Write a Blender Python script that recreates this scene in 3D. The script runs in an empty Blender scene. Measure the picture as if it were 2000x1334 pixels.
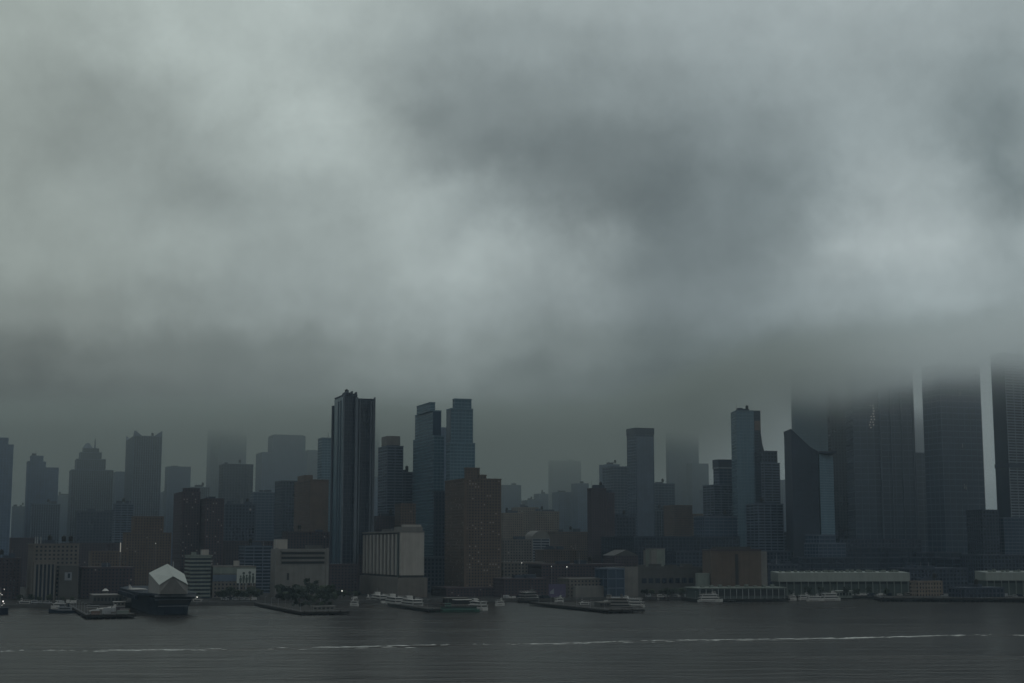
import bpy, bmesh, math, random
from math import radians as R, sin, cos, tan, atan, pi
from mathutils import Vector, Matrix, noise as mnoise
random.seed(7)
S = bpy.context.scene
COL = S.collection

# ------------------------------------------------------------------ camera
FPX, CX, CY, CAMH = 2900.0, 1000.0, 667.0, 50.0          # focal length and centre in pixels of a 2000 px wide frame
TILT = atan(401 / FPX)
cam = bpy.data.cameras.new('camera'); camo = bpy.data.objects.new('camera', cam); COL.objects.link(camo)
camo.location = (0, 0, CAMH); camo.rotation_euler = (R(90) + TILT, 0, 0)
cam.sensor_width = 36; cam.lens = 36 * FPX / 2000; cam.clip_start = 1; cam.clip_end = 40000
S.camera = camo

# ------------------------------------------------------------------ world: overcast sky
SUN_EL, SUN_AZ = R(52), R(150)
def lin(v):
    v /= 255.0
    return v / 12.92 if v <= .04045 else ((v + .055) / 1.055) ** 2.4
W = bpy.data.worlds.new('World'); S.world = W; W.use_nodes = True
nt = W.node_tree; nt.nodes.clear()
def N(tree, typ, **kw):
    n = tree.nodes.new(typ)
    for k, v in kw.items(): setattr(n, k, v)
    return n
def M_(tree, op, a, b=None, c=None, clamp=False):
    n = tree.nodes.new('ShaderNodeMath'); n.operation = op; n.use_clamp = clamp
    for i, v in enumerate((a, b, c)):
        if v is None: continue
        if isinstance(v, (int, float)): n.inputs[i].default_value = v
        else: tree.links.new(v, n.inputs[i])
    return n.outputs[0]
SKY_G = 2.4
SKY_Y = [0, 100, 200, 300, 400, 500, 600, 700, 780, 870, 1000]
SKY = [
 [156, 166, 173, 169, 156, 154, 154, 156, 159, 162, 159],
 [152, 157, 170, 163, 145, 141, 146, 151, 154, 155, 152],
 [147, 143, 163, 168, 132, 128, 132, 141, 147, 149, 137],
 [143, 138, 153, 163, 147, 119, 116, 126, 139, 147, 125],
 [145, 148, 138, 151, 162, 138, 108, 114, 131, 159, 123],
 [144, 151, 152, 148, 161, 160, 126, 118, 140, 168, 149],
 [129, 134, 135, 141, 148, 147, 126, 123, 135, 153, 148],
 [102, 108, 110, 119, 130, 130, 110, 108, 116, 128, 132],
 [84, 92, 99, 107, 116, 112, 98, 90, 98, 108, 110],
 [70, 74, 79, 85, 90, 86, 76, 72, 78, 84, 84],
 [58, 60, 63, 66, 70, 68, 62, 59, 61, 63, 63]]
tc = N(nt, 'ShaderNodeTexCoord')
# soft domain warp so that the cloud edges are ragged, not smooth
def noise_vec(scale, detail, rough=.55):
    n = N(nt, 'ShaderNodeTexNoise'); n.inputs['Scale'].default_value = scale
    n.inputs['Detail'].default_value = detail; n.inputs['Roughness'].default_value = rough
    nt.links.new(tc.outputs['Generated'], n.inputs['Vector']); return n
nA = noise_vec(8, 5, .6)
sA = N(nt, 'ShaderNodeSeparateColor'); nt.links.new(nA.outputs['Color'], sA.inputs[0])
sx = N(nt, 'ShaderNodeSeparateXYZ'); nt.links.new(tc.outputs['Generated'], sx.inputs[0])
az = M_(nt, 'ARCTAN2', sx.outputs[0], sx.outputs[1])
el = M_(nt, 'ARCSINE', sx.outputs[2])
az = M_(nt, 'ADD', az, M_(nt, 'MULTIPLY', M_(nt, 'SUBTRACT', sA.outputs[0], .5), R(8.5)))
el = M_(nt, 'ADD', M_(nt, 'ABSOLUTE', el), M_(nt, 'MULTIPLY', M_(nt, 'SUBTRACT', sA.outputs[1], .5), R(5.2)))
HALF = atan(1000 / FPX)
u = M_(nt, 'DIVIDE', M_(nt, 'PINGPONG', M_(nt, 'ADD', az, HALF), 2 * HALF), 2 * HALF)   # the cloud field repeats mirrored round the sky
def ramp(vals, low):
    r = N(nt, 'ShaderNodeValToRGB'); cr = r.color_ramp; cr.interpolation = 'CARDINAL'
    n = len(vals)
    while len(cr.elements) < n: cr.elements.new(.5)
    for i, v in enumerate(vals):
        e = cr.elements[i]; e.position = i / (n - 1)
        t = max(0, min(1, (v - 100) / 70)); x_ = i / (n - 1)                       # thick cloud is bluer, thin cloud greener
        bl = .975 + .03 * min(1, x_ * 1.4) + (.018 * (1 - t) if not low else 0) * min(1, x_ * 2)
        e.color = (lin(v * (.94 - .045 * x_ * (1 - t))), lin(v), lin(v * bl), 1)
    nt.links.new(u, r.inputs[0]); return r.outputs[0]
def elev(y): return TILT + atan((CY - y) / FPX)
cur = ramp(SKY[-1], True)
for i in range(len(SKY) - 2, -1, -1):
    mr = N(nt, 'ShaderNodeMapRange', interpolation_type='SMOOTHSTEP')
    nt.links.new(el, mr.inputs[0]); mr.inputs[1].default_value = elev(SKY_Y[i + 1]); mr.inputs[2].default_value = elev(SKY_Y[i])
    mx = N(nt, 'ShaderNodeMix', data_type='RGBA'); nt.links.new(mr.outputs[0], mx.inputs[0])
    nt.links.new(cur, mx.inputs[6]); nt.links.new(ramp(SKY[i], SKY_Y[i] > 650), mx.inputs[7]); cur = mx.outputs[2]
# towards the zenith an even overcast
mr = N(nt, 'ShaderNodeMapRange', interpolation_type='SMOOTHSTEP'); nt.links.new(el, mr.inputs[0])
mr.inputs[1].default_value = R(20); mr.inputs[2].default_value = R(42)
mx = N(nt, 'ShaderNodeMix', data_type='RGBA'); nt.links.new(mr.outputs[0], mx.inputs[0]); nt.links.new(cur, mx.inputs[6])
mx.inputs[7].default_value = (.50, .55, .54, 1); cur = mx.outputs[2]
nB = noise_vec(17, 6, .62)
fine = M_(nt, 'ADD', .78, M_(nt, 'MULTIPLY', nB.outputs[0], .44))
sc = N(nt, 'ShaderNodeVectorMath', operation='SCALE'); nt.links.new(cur, sc.inputs[0])
nt.links.new(M_(nt, 'MULTIPLY', fine, 10.0 * SKY_G), sc.inputs['Scale'])
sky = N(nt, 'ShaderNodeTexSky', sky_type='NISHITA'); sky.sun_disc = False
sky.sun_elevation = SUN_EL; sky.sun_rotation = SUN_AZ; sky.dust_density = 4; sky.air_density = 2
mx = N(nt, 'ShaderNodeMix', data_type='RGBA'); mx.inputs[0].default_value = .985      # thick cloud lets little of the clear sky through
nt.links.new(sky.outputs[0], mx.inputs[6]); nt.links.new(sc.outputs[0], mx.inputs[7])
bg = N(nt, 'ShaderNodeBackground'); bg.inputs[1].default_value = .1
nt.links.new(mx.outputs[2], bg.inputs[0])
wo = N(nt, 'ShaderNodeOutputWorld'); nt.links.new(bg.outputs[0], wo.inputs[0])
W.cycles.sampling_method = 'MANUAL'; W.cycles.sample_map_resolution = 512

# ------------------------------------------------------------------ sun (veiled by the overcast), exposure
sl = bpy.data.lights.new('sun', 'SUN'); sl.energy = .5; sl.angle = R(60); sl.color = (1, .97, .93)
so = bpy.data.objects.new('sun', sl); COL.objects.link(so)
so.rotation_euler = (R(90) - SUN_EL, 0, pi - SUN_AZ); so.location = (0, 0, 600)
S.view_settings.view_transform = 'Standard'; S.view_settings.look = 'None'
S.view_settings.exposure = -1; S.view_settings.gamma = 1; S.view_settings.use_curve_mapping = False
S.cycles.use_denoising = True; S.cycles.max_bounces = 6; S.cycles.volume_bounces = 2
S.cycles.diffuse_bounces = 2; S.cycles.glossy_bounces = 2; S.cycles.volume_step_rate = 0.8; S.cycles.volume_max_steps = 256
S.cycles.sample_clamp_indirect = 3

# ------------------------------------------------------------------ geometry of the view: pixel + distance -> place
def Kx(px, py):
    cy = (CY - py) / FPX
    return ((px - CX) / FPX) / (cos(TILT) - cy * sin(TILT))
def at(px, py, D):
    cy = (CY - py) / FPX; t = D / (cos(TILT) - cy * sin(TILT))
    return Vector(((px - CX) / FPX * t, D, CAMH + t * (sin(TILT) + cy * cos(TILT))))
def on_z(px, py, z=0.0):
    cy = (CY - py) / FPX; dz = sin(TILT) + cy * cos(TILT)
    t = (z - CAMH) / dz
    return Vector(((px - CX) / FPX * t, t * (cos(TILT) - cy * sin(TILT)), z))
GRID = R(20)                                               # the street grid is turned 20 degrees to the view
def axes(yaw): return Vector((cos(yaw), sin(yaw))), Vector((-sin(yaw), cos(yaw)))
U, V = axes(GRID)
GZ = 2.4                                                   # quay level

# ------------------------------------------------------------------ materials
MATS = {}
def mat(name, col, rough=.7, var=.35, spec=.3, scale=.12, streak=.25, bump=0.0, metal=0.0):
    m = bpy.data.materials.new(name); m.use_nodes = True; t = m.node_tree
    b = t.nodes['Principled BSDF']; b.inputs['Roughness'].default_value = rough
    b.inputs['Specular IOR Level'].default_value = spec; b.inputs['Metallic'].default_value = metal
    geo = N(t, 'ShaderNodeNewGeometry')
    n1 = N(t, 'ShaderNodeTexNoise'); n1.inputs['Scale'].default_value = scale; n1.inputs['Detail'].default_value = 5
    t.links.new(geo.outputs['Position'], n1.inputs['Vector'])
    mp = N(t, 'ShaderNodeMapping'); mp.inputs['Scale'].default_value = (.45, .45, .02); t.links.new(geo.outputs['Position'], mp.inputs[0])
    n2 = N(t, 'ShaderNodeTexNoise'); n2.inputs['Scale'].default_value = 1; n2.inputs['Detail'].default_value = 4
    t.links.new(mp.outputs[0], n2.inputs['Vector'])
    f = M_(t, 'ADD', M_(t, 'MULTIPLY', M_(t, 'SUBTRACT', n1.outputs[0], .5), var * 2), M_(t, 'MULTIPLY', M_(t, 'SUBTRACT', n2.outputs[0], .5), streak * 2))
    f = M_(t, 'MAXIMUM', M_(t, 'ADD', f, 1.0), .3)
    s = N(t, 'ShaderNodeVectorMath', operation='SCALE'); s.inputs[0].default_value = col; t.links.new(f, s.inputs['Scale'])
    t.links.new(s.outputs[0], b.inputs['Base Color'])
    MATS[name] = m; return m
def emis(name, col, k):
    m = bpy.data.materials.new(name); m.use_nodes = True; b = m.node_tree.nodes['Principled BSDF']
    b.inputs['Base Color'].default_value = (.1, .1, .1, 1)
    b.inputs['Emission Color'].default_value = (*col, 1); b.inputs['Emission Strength'].default_value = k
    m.cycles.emission_sampling = 'NONE'
    MATS[name] = m; return m
mat('glass_blue', (0.017, 0.03, 0.052), .22, .35, .5, .05)
mat('glass_teal', (0.032, 0.066, 0.09), .25, .25, .5, .05)
mat('glass_pale', (0.066, 0.108, 0.14), .25, .25, .5, .05)
mat('glass_haze_blue', (.022, .042, .075), .3)  # blue of the distant haze put into the far glass colour
mat('frame_haze_blue', (.052, .078, .125), .7)  # same haze blue put into the far frames
mat('glass_dark', (0.008, 0.013, 0.024), .2, .3, .5, .05)
mat('frame_grey', (0.048, 0.066, 0.095), .6)
mat('frame_pale', (0.12, 0.135, 0.155), .6)
mat('frame_dark', (0.014, 0.021, 0.036), .6)
mat('panel_teal', (0.062, 0.103, 0.135), .5)
mat('brick_brown', (0.06, 0.044, 0.035), .9)
mat('brick_dark', (0.032, 0.023, 0.028), .9)
mat('brick_tan', (0.105, 0.085, 0.068), .9)
mat('stone_grey', (0.076, 0.069, 0.063), .85)
mat('concrete', (0.092, 0.09, 0.086), .85)
mat('concrete_dark', (0.04, 0.04, 0.04), .85)
mat('concrete_green', (0.095, 0.112, 0.102), .85)
mat('white_wall', (.185, .176, .164), .8, .2)
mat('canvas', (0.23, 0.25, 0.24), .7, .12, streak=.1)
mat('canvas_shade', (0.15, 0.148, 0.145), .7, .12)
mat('black_gap', (.012, .012, .013), .8)
mat('roof_felt', (0.03, 0.03, 0.03), .9)
mat('navy_hull', (.006, .011, .020), .7, .3, spec=.1)
mat('ship_grey', (.10, .11, .125), .6)
mat('boat_white', (0.27, 0.27, 0.265), .5, .2)
mat('boat_green', (0.032, 0.085, 0.068), .5)
mat('boat_glass', (.015, .017, .02), .2, .2, .5)
mat('timber', (0.014, 0.013, 0.012), .95, spec=.08)
mat('fin_blue', (.055, .068, .085), .6, streak=.08)
mat('deck_dark', (.022, .021, .02), .95, spec=.08)
mat('asphalt', (0.018, 0.018, 0.018), .95, spec=.08)
mat('bark', (.035, .028, .022), .95)
mat('leaves', (.030, .042, .026), .85, .6, scale=.5)
mat('leaves_dark', (.020, .028, .020), .85, .6, scale=.5)
mat('shed_green', (0.03, 0.042, 0.04), .7)
mat('shed_roof', (0.125, 0.14, 0.132), .6, .15)
mat('purple_paint', (0.045, 0.036, 0.075), .7)
mat('rust', (0.08, 0.055, 0.045), .9)
mat('steel', (.16, .17, .18), .5)
mat('foam', (.34, .355, .35), .9, .3, scale=.6)
emis('lit_window', (1, .92, .8), .055)
emis('lit_bright', (1, .93, .8), .55)
emis('lamp_glow', (1, .97, .9), 5.0)

# ------------------------------------------------------------------ mesh helpers
class MB:
    def __init__(s): s.v = []; s.f = []
    def box(s, x0, x1, y0, y1, z0, z1):
        i = len(s.v)
        s.v += [(x0, y0, z0), (x1, y0, z0), (x1, y1, z0), (x0, y1, z0), (x0, y0, z1), (x1, y0, z1), (x1, y1, z1), (x0, y1, z1)]
        s.f += [(i, i+3, i+2, i+1), (i+4, i+5, i+6, i+7), (i, i+1, i+5, i+4), (i+1, i+2, i+6, i+5), (i+2, i+3, i+7, i+6), (i+3, i, i+4, i+7)]
        return s
    def prism(s, poly, z0, z1, top=None):
        """vertical prism on a counter-clockwise footprint; top may give a height for each corner"""
        i = len(s.v); n = len(poly)
        s.v += [(x, y, z0) for x, y in poly] + [(x, y, (top[k] if top else z1)) for k, (x, y) in enumerate(poly)]
        s.f += [tuple(range(i + n - 1, i - 1, -1)), tuple(range(i + n, i + 2 * n))]
        s.f += [(i + k, i + (k + 1) % n, i + n + (k + 1) % n, i + n + k) for k in range(n)]
        return s
    def frustum(s, cx, cy, z0, z1, r0, r1, n=10, sy=1.0):
        i = len(s.v)
        for z, r in ((z0, r0), (z1, r1)):
            s.v += [(cx + r * cos(2 * pi * k / n), cy + sy * r * sin(2 * pi * k / n), z) for k in range(n)]
        s.f += [tuple(range(i + n - 1, i - 1, -1)), tuple(range(i + n, i + 2 * n))]
        s.f += [(i + k, i + (k + 1) % n, i + n + (k + 1) % n, i + n + k) for k in range(n)]
        return s
    def tube(s, a, b, r0, r1=None, n=6):
        a, b = Vector(a), Vector(b); r1 = r0 if r1 is None else r1
        d = (b - a).normalized(); p = d.orthogonal().normalized(); q = d.cross(p); i = len(s.v)
        for c, r in ((a, r0), (b, r1)):
            s.v += [tuple(c + r * (p * cos(2 * pi * k / n) + q * sin(2 * pi * k / n))) for k in range(n)]
        s.f += [tuple(range(i + n - 1, i - 1, -1)), tuple(range(i + n, i + 2 * n))]
        s.f += [(i + k, i + (k + 1) % n, i + n + (k + 1) % n, i + n + k) for k in range(n)]
        return s
    def poly(s, pts):
        i = len(s.v); s.v += [tuple(p) for p in pts]; s.f.append(tuple(range(i, i + len(pts)))); return s
    def loft(s, rings, cap=True):
        i = len(s.v); n = len(rings[0])
        for r in rings: s.v += [tuple(p) for p in r]
        for a in range(len(rings) - 1):
            for k in range(n):
                s.f.append((i + a*n + k, i + a*n + (k+1) % n, i + (a+1)*n + (k+1) % n, i + (a+1)*n + k))
        if cap:
            s.f.append(tuple(range(i + n - 1, i - 1, -1))); e = i + (len(rings) - 1) * n; s.f.append(tuple(range(e, e + n)))
        return s
    def mesh(s, name, m):
        me = bpy.data.meshes.new(name); me.from_pydata(s.v, [], s.f); me.materials.append(MATS[m]); me.update(); return me
    def build(s, name, m, parent=None, kind=None, label=None):
        return link(name, s.mesh(name, m), parent, kind, label)
def link(name, me, parent=None, kind=None, label=None):
    o = bpy.data.objects.new(name, me); COL.objects.link(o)
    if parent: o.parent = parent
    if kind: o['kind'] = kind
    if label: o['label'] = label
    return o
def thing(name, label, cat, loc=(0, 0, 0), rz=0.0, group=None):
    o = bpy.data.objects.new(name, None); COL.objects.link(o); o.location = loc; o.rotation_euler = (0, 0, rz)
    o['label'] = label; o['category'] = cat
    if group: o['group'] = group
    return o
def tag(o, label, cat=None, kind=None, group=None):
    o['label'] = label
    if cat: o['category'] = cat
    if kind: o['kind'] = kind
    if group: o['group'] = group
    return o
def copy_tree(o, parent=None):
    c = o.copy(); COL.objects.link(c); c.parent = parent
    for ch in list(o.children): copy_tree(ch, c)
    return c

# ------------------------------------------------------------------ setting: river, land, haze, low cloud
WAKE = [(-60, 1271.5), (200, 1271), (380, 1269.5), (560, 1267), (680, 1264.5), (800, 1262.5), (940, 1260), (1100, 1257.5), (1250, 1253), (1400, 1250.5), (1560, 1248), (1700, 1245.5), (1850, 1241.5), (2060, 1239)]
wake_pts = [on_z(a, b) for a, b in WAKE]
def wake_y(x):
    if x <= wake_pts[0].x: a, b = wake_pts[0], wake_pts[1]
    elif x >= wake_pts[-1].x: a, b = wake_pts[-2], wake_pts[-1]
    else:
        for a, b in zip(wake_pts, wake_pts[1:]):
            if a.x <= x <= b.x: break
    t = (x - a.x) / (b.x - a.x); return a.y + t * (b.y - a.y)
xs = [-3600, -2400, -1500, -900] + [-600 + 4 * i for i in range(301)] + [900, 1500, 2400, 3600]
offs = [-26, -20, -15, -12, -9.5, -7.5, -6, -4.5, -3, -1.8, -.8, 0, .8, 1.8, 3, 4.5, 6, 8, 10.5, 14, 19, 26]
def swell(d, x):
    n = mnoise.noise(Vector((x * .012, d * .03, 1.7))); a = max(0, .55 + .9 * n) * (1 + 1.6 * math.exp(-((x + 90) / 90) ** 2))
    return a * (.42 * math.exp(-(d / 2.2) ** 2) - .34 * math.exp(-((d + 6.5) / 3.4) ** 2) - .2 * math.exp(-((d - 8) / 4.5) ** 2) + .12 * math.exp(-((d + 15) / 4) ** 2))
mb = MB(); cols = []
for x in xs:
    xx = max(-640, min(940, x)); yw = wake_y(xx); far = abs(x) > 880
    col_ = [(x, -400, 0), (x, 300, 0), (x, 560, 0)] + [(x, yw + d, 0 if far else swell(d, x)) for d in offs] + [(x, 1000, 0), (x, 1400, 0), (x, 3000, 0)]
    cols.append(len(mb.v)); mb.v += col_
nr = len(offs) + 6
for i in range(len(xs) - 1):
    for j in range(nr - 1):
        mb.f.append((cols[i] + j, cols[i+1] + j, cols[i+1] + j + 1, cols[i] + j + 1))
wm = bpy.data.materials.new('water'); wm.use_nodes = True; MATS['water'] = wm
t = wm.node_tree; b = t.nodes['Principled BSDF']
b.inputs['Base Color'].default_value = (.015, .013, .0115, 1); b.inputs['IOR'].default_value = 1.33; b.inputs['Specular IOR Level'].default_value = .085
geo = N(t, 'ShaderNodeNewGeometry')
def wn(sc3, detail, dist=0):
    mp = N(t, 'ShaderNodeMapping'); mp.inputs['Scale'].default_value = sc3; t.links.new(geo.outputs['Position'], mp.inputs[0])
    n = N(t, 'ShaderNodeTexNoise'); n.inputs['Scale'].default_value = 1; n.inputs['Detail'].default_value = detail
    n.inputs['Distortion'].default_value = dist; t.links.new(mp.outputs[0], n.inputs['Vector']); return n.outputs[0]
h = M_(t, 'ADD', M_(t, 'MULTIPLY', wn((.10, .22, 1), 4, .4), 1.0), M_(t, 'MULTIPLY', wn((.45, .8, 1), 3), .30))
h = M_(t, 'ADD', h, M_(t, 'MULTIPLY', wn((.022, .075, 1), 5, .5), 7.0))
slick = wn((.004, .017, 1), 4, .6)
bp = N(t, 'ShaderNodeBump'); bp.inputs['Distance'].default_value = 1.0; t.links.new(h, bp.inputs['Height'])
t.links.new(M_(t, 'ADD', .08, M_(t, 'MULTIPLY', slick, .45)), bp.inputs['Strength'])
t.links.new(bp.outputs[0], b.inputs['Normal'])
t.links.new(M_(t, 'ADD', .16, M_(t, 'MULTIPLY', slick, .18)), b.inputs['Roughness'])
river = mb.build('river', 'water'); tag(river, 'wide dark grey river with faint ripples', kind='structure')
for p in river.data.polygons: p.use_smooth = True

SHORE = Vector((0, 1394))
def shore(a, w, z=GZ):                                     # along the quay, inland
    p = SHORE + U * a + V * w; return Vector((p.x, p.y, z))
g = MB(); c = [shore(-2600, 0), shore(2600, 0), shore(2600, 4300), shore(-2600, 4300)]
g.prism([(p.x, p.y) for p in c], -6, GZ)
tag(g.build('ground', 'asphalt'), 'dark paved city ground behind the quay wall', kind='structure')
g = MB()
for i in range(130):
    a0 = -1300 + i * 20; p = [shore(a0 + .1, -.6), shore(a0 + 19.8, -.6), shore(a0 + 19.8, 1.2), shore(a0 + .1, 1.2)]
    g.prism([(q.x, q.y) for q in p], -5, GZ + .5)
tag(g.build('quay_wall', 'concrete_dark', kind='structure'), 'low dark quay wall along the water')

hz = MB().box(-5600, 5600, -1500, 7600, -8, 385)
hm = bpy.data.materials.new('haze'); hm.use_nodes = True; MATS['haze'] = hm; t = hm.node_tree; t.nodes.clear()
pv = N(t, 'ShaderNodeVolumePrincipled'); pv.inputs['Color'].default_value = (.46, .60, .72, 1)
pv.inputs['Density'].default_value = 0.6e-4; pv.inputs['Anisotropy'].default_value = .2
o_ = N(t, 'ShaderNodeOutputMaterial'); t.links.new(pv.outputs[0], o_.inputs['Volume'])
tag(hz.build('haze', 'haze'), 'grey rain haze filling the air over the city', kind='stuff')

fg = MB().box(-1900, 1900, 1300, 4600, 12, 325)
fm = bpy.data.materials.new('low_cloud'); fm.use_nodes = True; MATS['low_cloud'] = fm; t = fm.node_tree; t.nodes.clear()
geo = N(t, 'ShaderNodeNewGeometry'); sp = N(t, 'ShaderNodeSeparateXYZ'); t.links.new(geo.outputs['Position'], sp.inputs[0])
n1 = N(t, 'ShaderNodeTexNoise'); n1.inputs['Scale'].default_value = .0075; n1.inputs['Detail'].default_value = 5
t.links.new(geo.outputs['Position'], n1.inputs['Vector'])
zz = M_(t, 'ADD', sp.outputs[2], M_(t, 'MULTIPLY', M_(t, 'SUBTRACT', n1.outputs[0], .5), 72))
def edge(src, a, b_):
    m = N(t, 'ShaderNodeMapRange', interpolation_type='SMOOTHSTEP'); t.links.new(src, m.inputs[0])
    m.inputs[1].default_value = a; m.inputs[2].default_value = b_; return m.outputs[0]
zz = M_(t, 'ADD', zz, M_(t, 'MULTIPLY', edge(sp.outputs[0], 180, 380), 12))   # and lower
zz = M_(t, 'SUBTRACT', zz, M_(t, 'MULTIPLY', edge(sp.outputs[0], 480, 580), 11))
d = M_(t, 'EXPONENT', M_(t, 'DIVIDE', M_(t, 'SUBTRACT', zz, 272), 13))
d = M_(t, 'MINIMUM', M_(t, 'MULTIPLY', d, .014), M_(t, 'ADD', .008, M_(t, 'MULTIPLY', edge(sp.outputs[0], 250, 480), .005)))
front = M_(t, 'SUBTRACT', sp.outputs[1], M_(t, 'MULTIPLY', edge(sp.outputs[0], 340, 120), 850)); front = M_(t, 'ADD', front, M_(t, 'MULTIPLY', edge(sp.outputs[0], 430, 560), 170))   # the bank hangs nearer on the right
d = M_(t, 'MULTIPLY', d, edge(front, 1480, 1900))
d = M_(t, 'ADD', d, M_(t, 'MULTIPLY', edge(sp.outputs[2], 12, 250), M_(t, 'MULTIPLY', edge(sp.outputs[1], 1350, 2700), 8.5e-4)))
d = M_(t, 'MULTIPLY', d, edge(sp.outputs[2], 318, 285))
pv = N(t, 'ShaderNodeVolumePrincipled'); cmx = N(t, 'ShaderNodeMix', data_type='RGBA')      # thick cloud's darkness put into the colour, paler on the right
cmx.inputs[6].default_value = (.46, .50, .475, 1); cmx.inputs[7].default_value = (.94, .985, 1.0, 1)
t.links.new(edge(sp.outputs[0], 230, 560), cmx.inputs[0]); t.links.new(cmx.outputs[2], pv.inputs['Color'])
pv.inputs['Density'].default_value = 0; pv.inputs['Anisotropy'].default_value = .3
t.links.new(d, pv.inputs['Density']); o_ = N(t, 'ShaderNodeOutputMaterial'); t.links.new(pv.outputs[0], o_.inputs['Volume'])
tag(fg.build('low_cloud', 'low_cloud'), 'low grey cloud hiding the tops of the towers', kind='stuff')

# foam along the wake of a boat that has passed
fo = MB(); x = -470.0
while x < 640:
    n = mnoise.noise(Vector((x * .02, 3.1, 0))) + .5 * mnoise.noise(Vector((x * .11, 9.1, 0)))
    dens = .72 + 1.1 * n + (.3 if x > 60 else 0)
    if random.random() < max(.08, min(.97, dens)):
        L = random.uniform(2.0, 9) * (1.5 if dens > .7 else .8); w = random.uniform(.12, .62) * (1.5 if dens > .8 else .8)
        yy = wake_y(x) + random.gauss(0, 2.3); m = 8; ring = []
        for k in range(m):
            a = 2 * pi * k / m; q = random.uniform(.65, 1.2)
            ring.append((x + L / 2 * cos(a) * q, yy + w * sin(a) * q + .012 * L * cos(a)))
        zc = swell(yy - wake_y(x), x); i = len(fo.v)
        fo.v += [(p[0], p[1], zc + .02) for p in ring] + [(x, yy, zc + .12 + .22 * random.random())]
        fo.f += [(i + k, i + (k + 1) % m, i + m) for k in range(m)]
    x += random.uniform(.8, 3.4)
tag(fo.build('wake_foam', 'foam'), 'thin broken white foam line across the river', kind='stuff')

# ------------------------------------------------------------------ towers
# styles: storey height, bay width, spandrel height, pier width, relief, infill material, lattice material, share of lit windows
ST = {
 'glass':   dict(fh=8.0, bay=9.0, band=.9, pier=.6, p=.25, g='glass_blue', w='frame_grey'),
 'glassp':  dict(fh=4.0, bay=6.0, band=.9, pier=.5, p=.3, g='glass_blue', w='frame_grey'),
 'teal':    dict(fh=3.6, bay=4.0, band=1.0, pier=.4, p=.25, g='glass_teal', w='panel_teal'),
 'pale':    dict(fh=4.0, bay=5.0, band=.8, pier=.4, p=.25, g='glass_pale', w='panel_teal'),
 'podium':  dict(fh=5.5, bay=14, band=1.0, pier=.5, p=.4, g='glass_dark', w='frame_dark'),
 'bands':   dict(fh=3.3, bay=9.0, band=1.25, pier=.8, p=.35, g='glass_dark', w='frame_grey'),
 'palebands': dict(fh=3.4, bay=12.0, band=1.5, pier=.9, p=.35, g='glass_dark', w='frame_pale'),
 'vert':    dict(fh=4.0, bay=3.6, band=.5, pier=.9, p=.4, g='glass_dark', w='frame_grey'),
 'vertd':   dict(fh=4.0, bay=4.5, band=.5, pier=.7, p=.4, g='glass_dark', w='frame_dark'),
 'brick':   dict(fh=2.95, bay=3.1, band=1.5, pier=1.7, p=.25, g='glass_dark', w='brick_brown'),
 'brickd':  dict(fh=3.0, bay=3.4, band=1.5, pier=1.8, p=.25, g='glass_dark', w='brick_dark'),
 'tan':     dict(fh=3.4, bay=3.6, band=1.7, pier=1.9, p=.3, g='glass_dark', w='brick_tan'),
 'stone':   dict(fh=3.6, bay=3.8, band=1.8, pier=1.9, p=.3, g='glass_dark', w='stone_grey'),
 'far':     dict(fh=4.2, bay=4.6, band=1.8, pier=2.0, p=.4, g='glass_haze_blue', w='frame_haze_blue'),
 'palefar': dict(fh=4.2, bay=4.6, band=1.8, pier=2.0, p=.4, g='frame_haze_blue', w='frame_pale'),
 'fard':    dict(fh=4.2, bay=4.6, band=1.5, pier=1.6, p=.4, g='glass_dark', w='frame_dark'),
}
def facade(root, ox, oy, Wd, L, z0, z1, st, lit=0.0, names=('facade', 'floor_band', 'pier', 'parapet'), cap=True, litm='lit_window'):
    s = ST[st]; p = s['p']
    MB().box(ox + p, ox + Wd - p, oy + p, oy + L - p, z0, z1 - .3).build(names[0], s['g'], root)
    nf = max(1, int(round((z1 - z0) / s['fh']))); fh = (z1 - z0) / nf
    b = MB()
    for k in range(nf + 1):
        za = z0 + k * fh - s['band'] / 2; zb = za + s['band']
        if k == 0: za = z0 + .02
        if k == nf: zb = z1 - .05
        b.box(ox + .06, ox + Wd - .06, oy + .06, oy + L - .06, za, zb)
    b.build(names[1], s['w'], root, 'stuff')
    c = MB(); pw = s['pier']
    nx = max(1, int(round(Wd / s['bay']))); ny = max(1, int(round(L / s['bay'])))
    for i in range(nx + 1):
        x = ox + (Wd - pw) * i / nx
        for y0, y1 in ((oy, oy + p + .1), (oy + L - p - .1, oy + L)):
            c.box(x, x + pw, y0, y1, z0, z1)
    for j in range(1, ny):
        y = oy + (L - pw) * j / ny
        for x0, x1 in ((ox, ox + p + .1), (ox + Wd - p - .1, ox + Wd)):
            c.box(x0, x1, y, y + pw, z0, z1)
    c.build(names[2], s['w'], root, 'stuff')
    if cap:
        MB().box(ox - .25, ox + Wd + .25, oy - .25, oy + L + .25, z1, z1 + 1.1).build(names[3], s['w'], root)
    if lit:
        l = MB(); bx, by = (Wd - pw) / nx, (L - pw) / ny
        for k in range(nf):
            zc = z0 + k * fh + s['band'] / 2 + .15; ze = z0 + (k + 1) * fh - s['band'] / 2 - .15
            for i in range(nx):
                if random.random() < lit: l.box(ox + i * bx + pw + .1, ox + (i + 1) * bx - .1, oy + p - .06, oy + p + .05, zc, ze)
            for j in range(ny):
                if random.random() < lit: l.box(ox + p - .06, ox + p + .05, oy + j * by + pw + .1, oy + (j + 1) * by - .1, zc, ze)
        if l.v: l.build('lit_window', litm, root, 'stuff')
def solve(P, d, K):
    den = d.x - K * d.y
    return (K * P.y - P.x) / den if abs(den) > 1e-6 else 40
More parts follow.
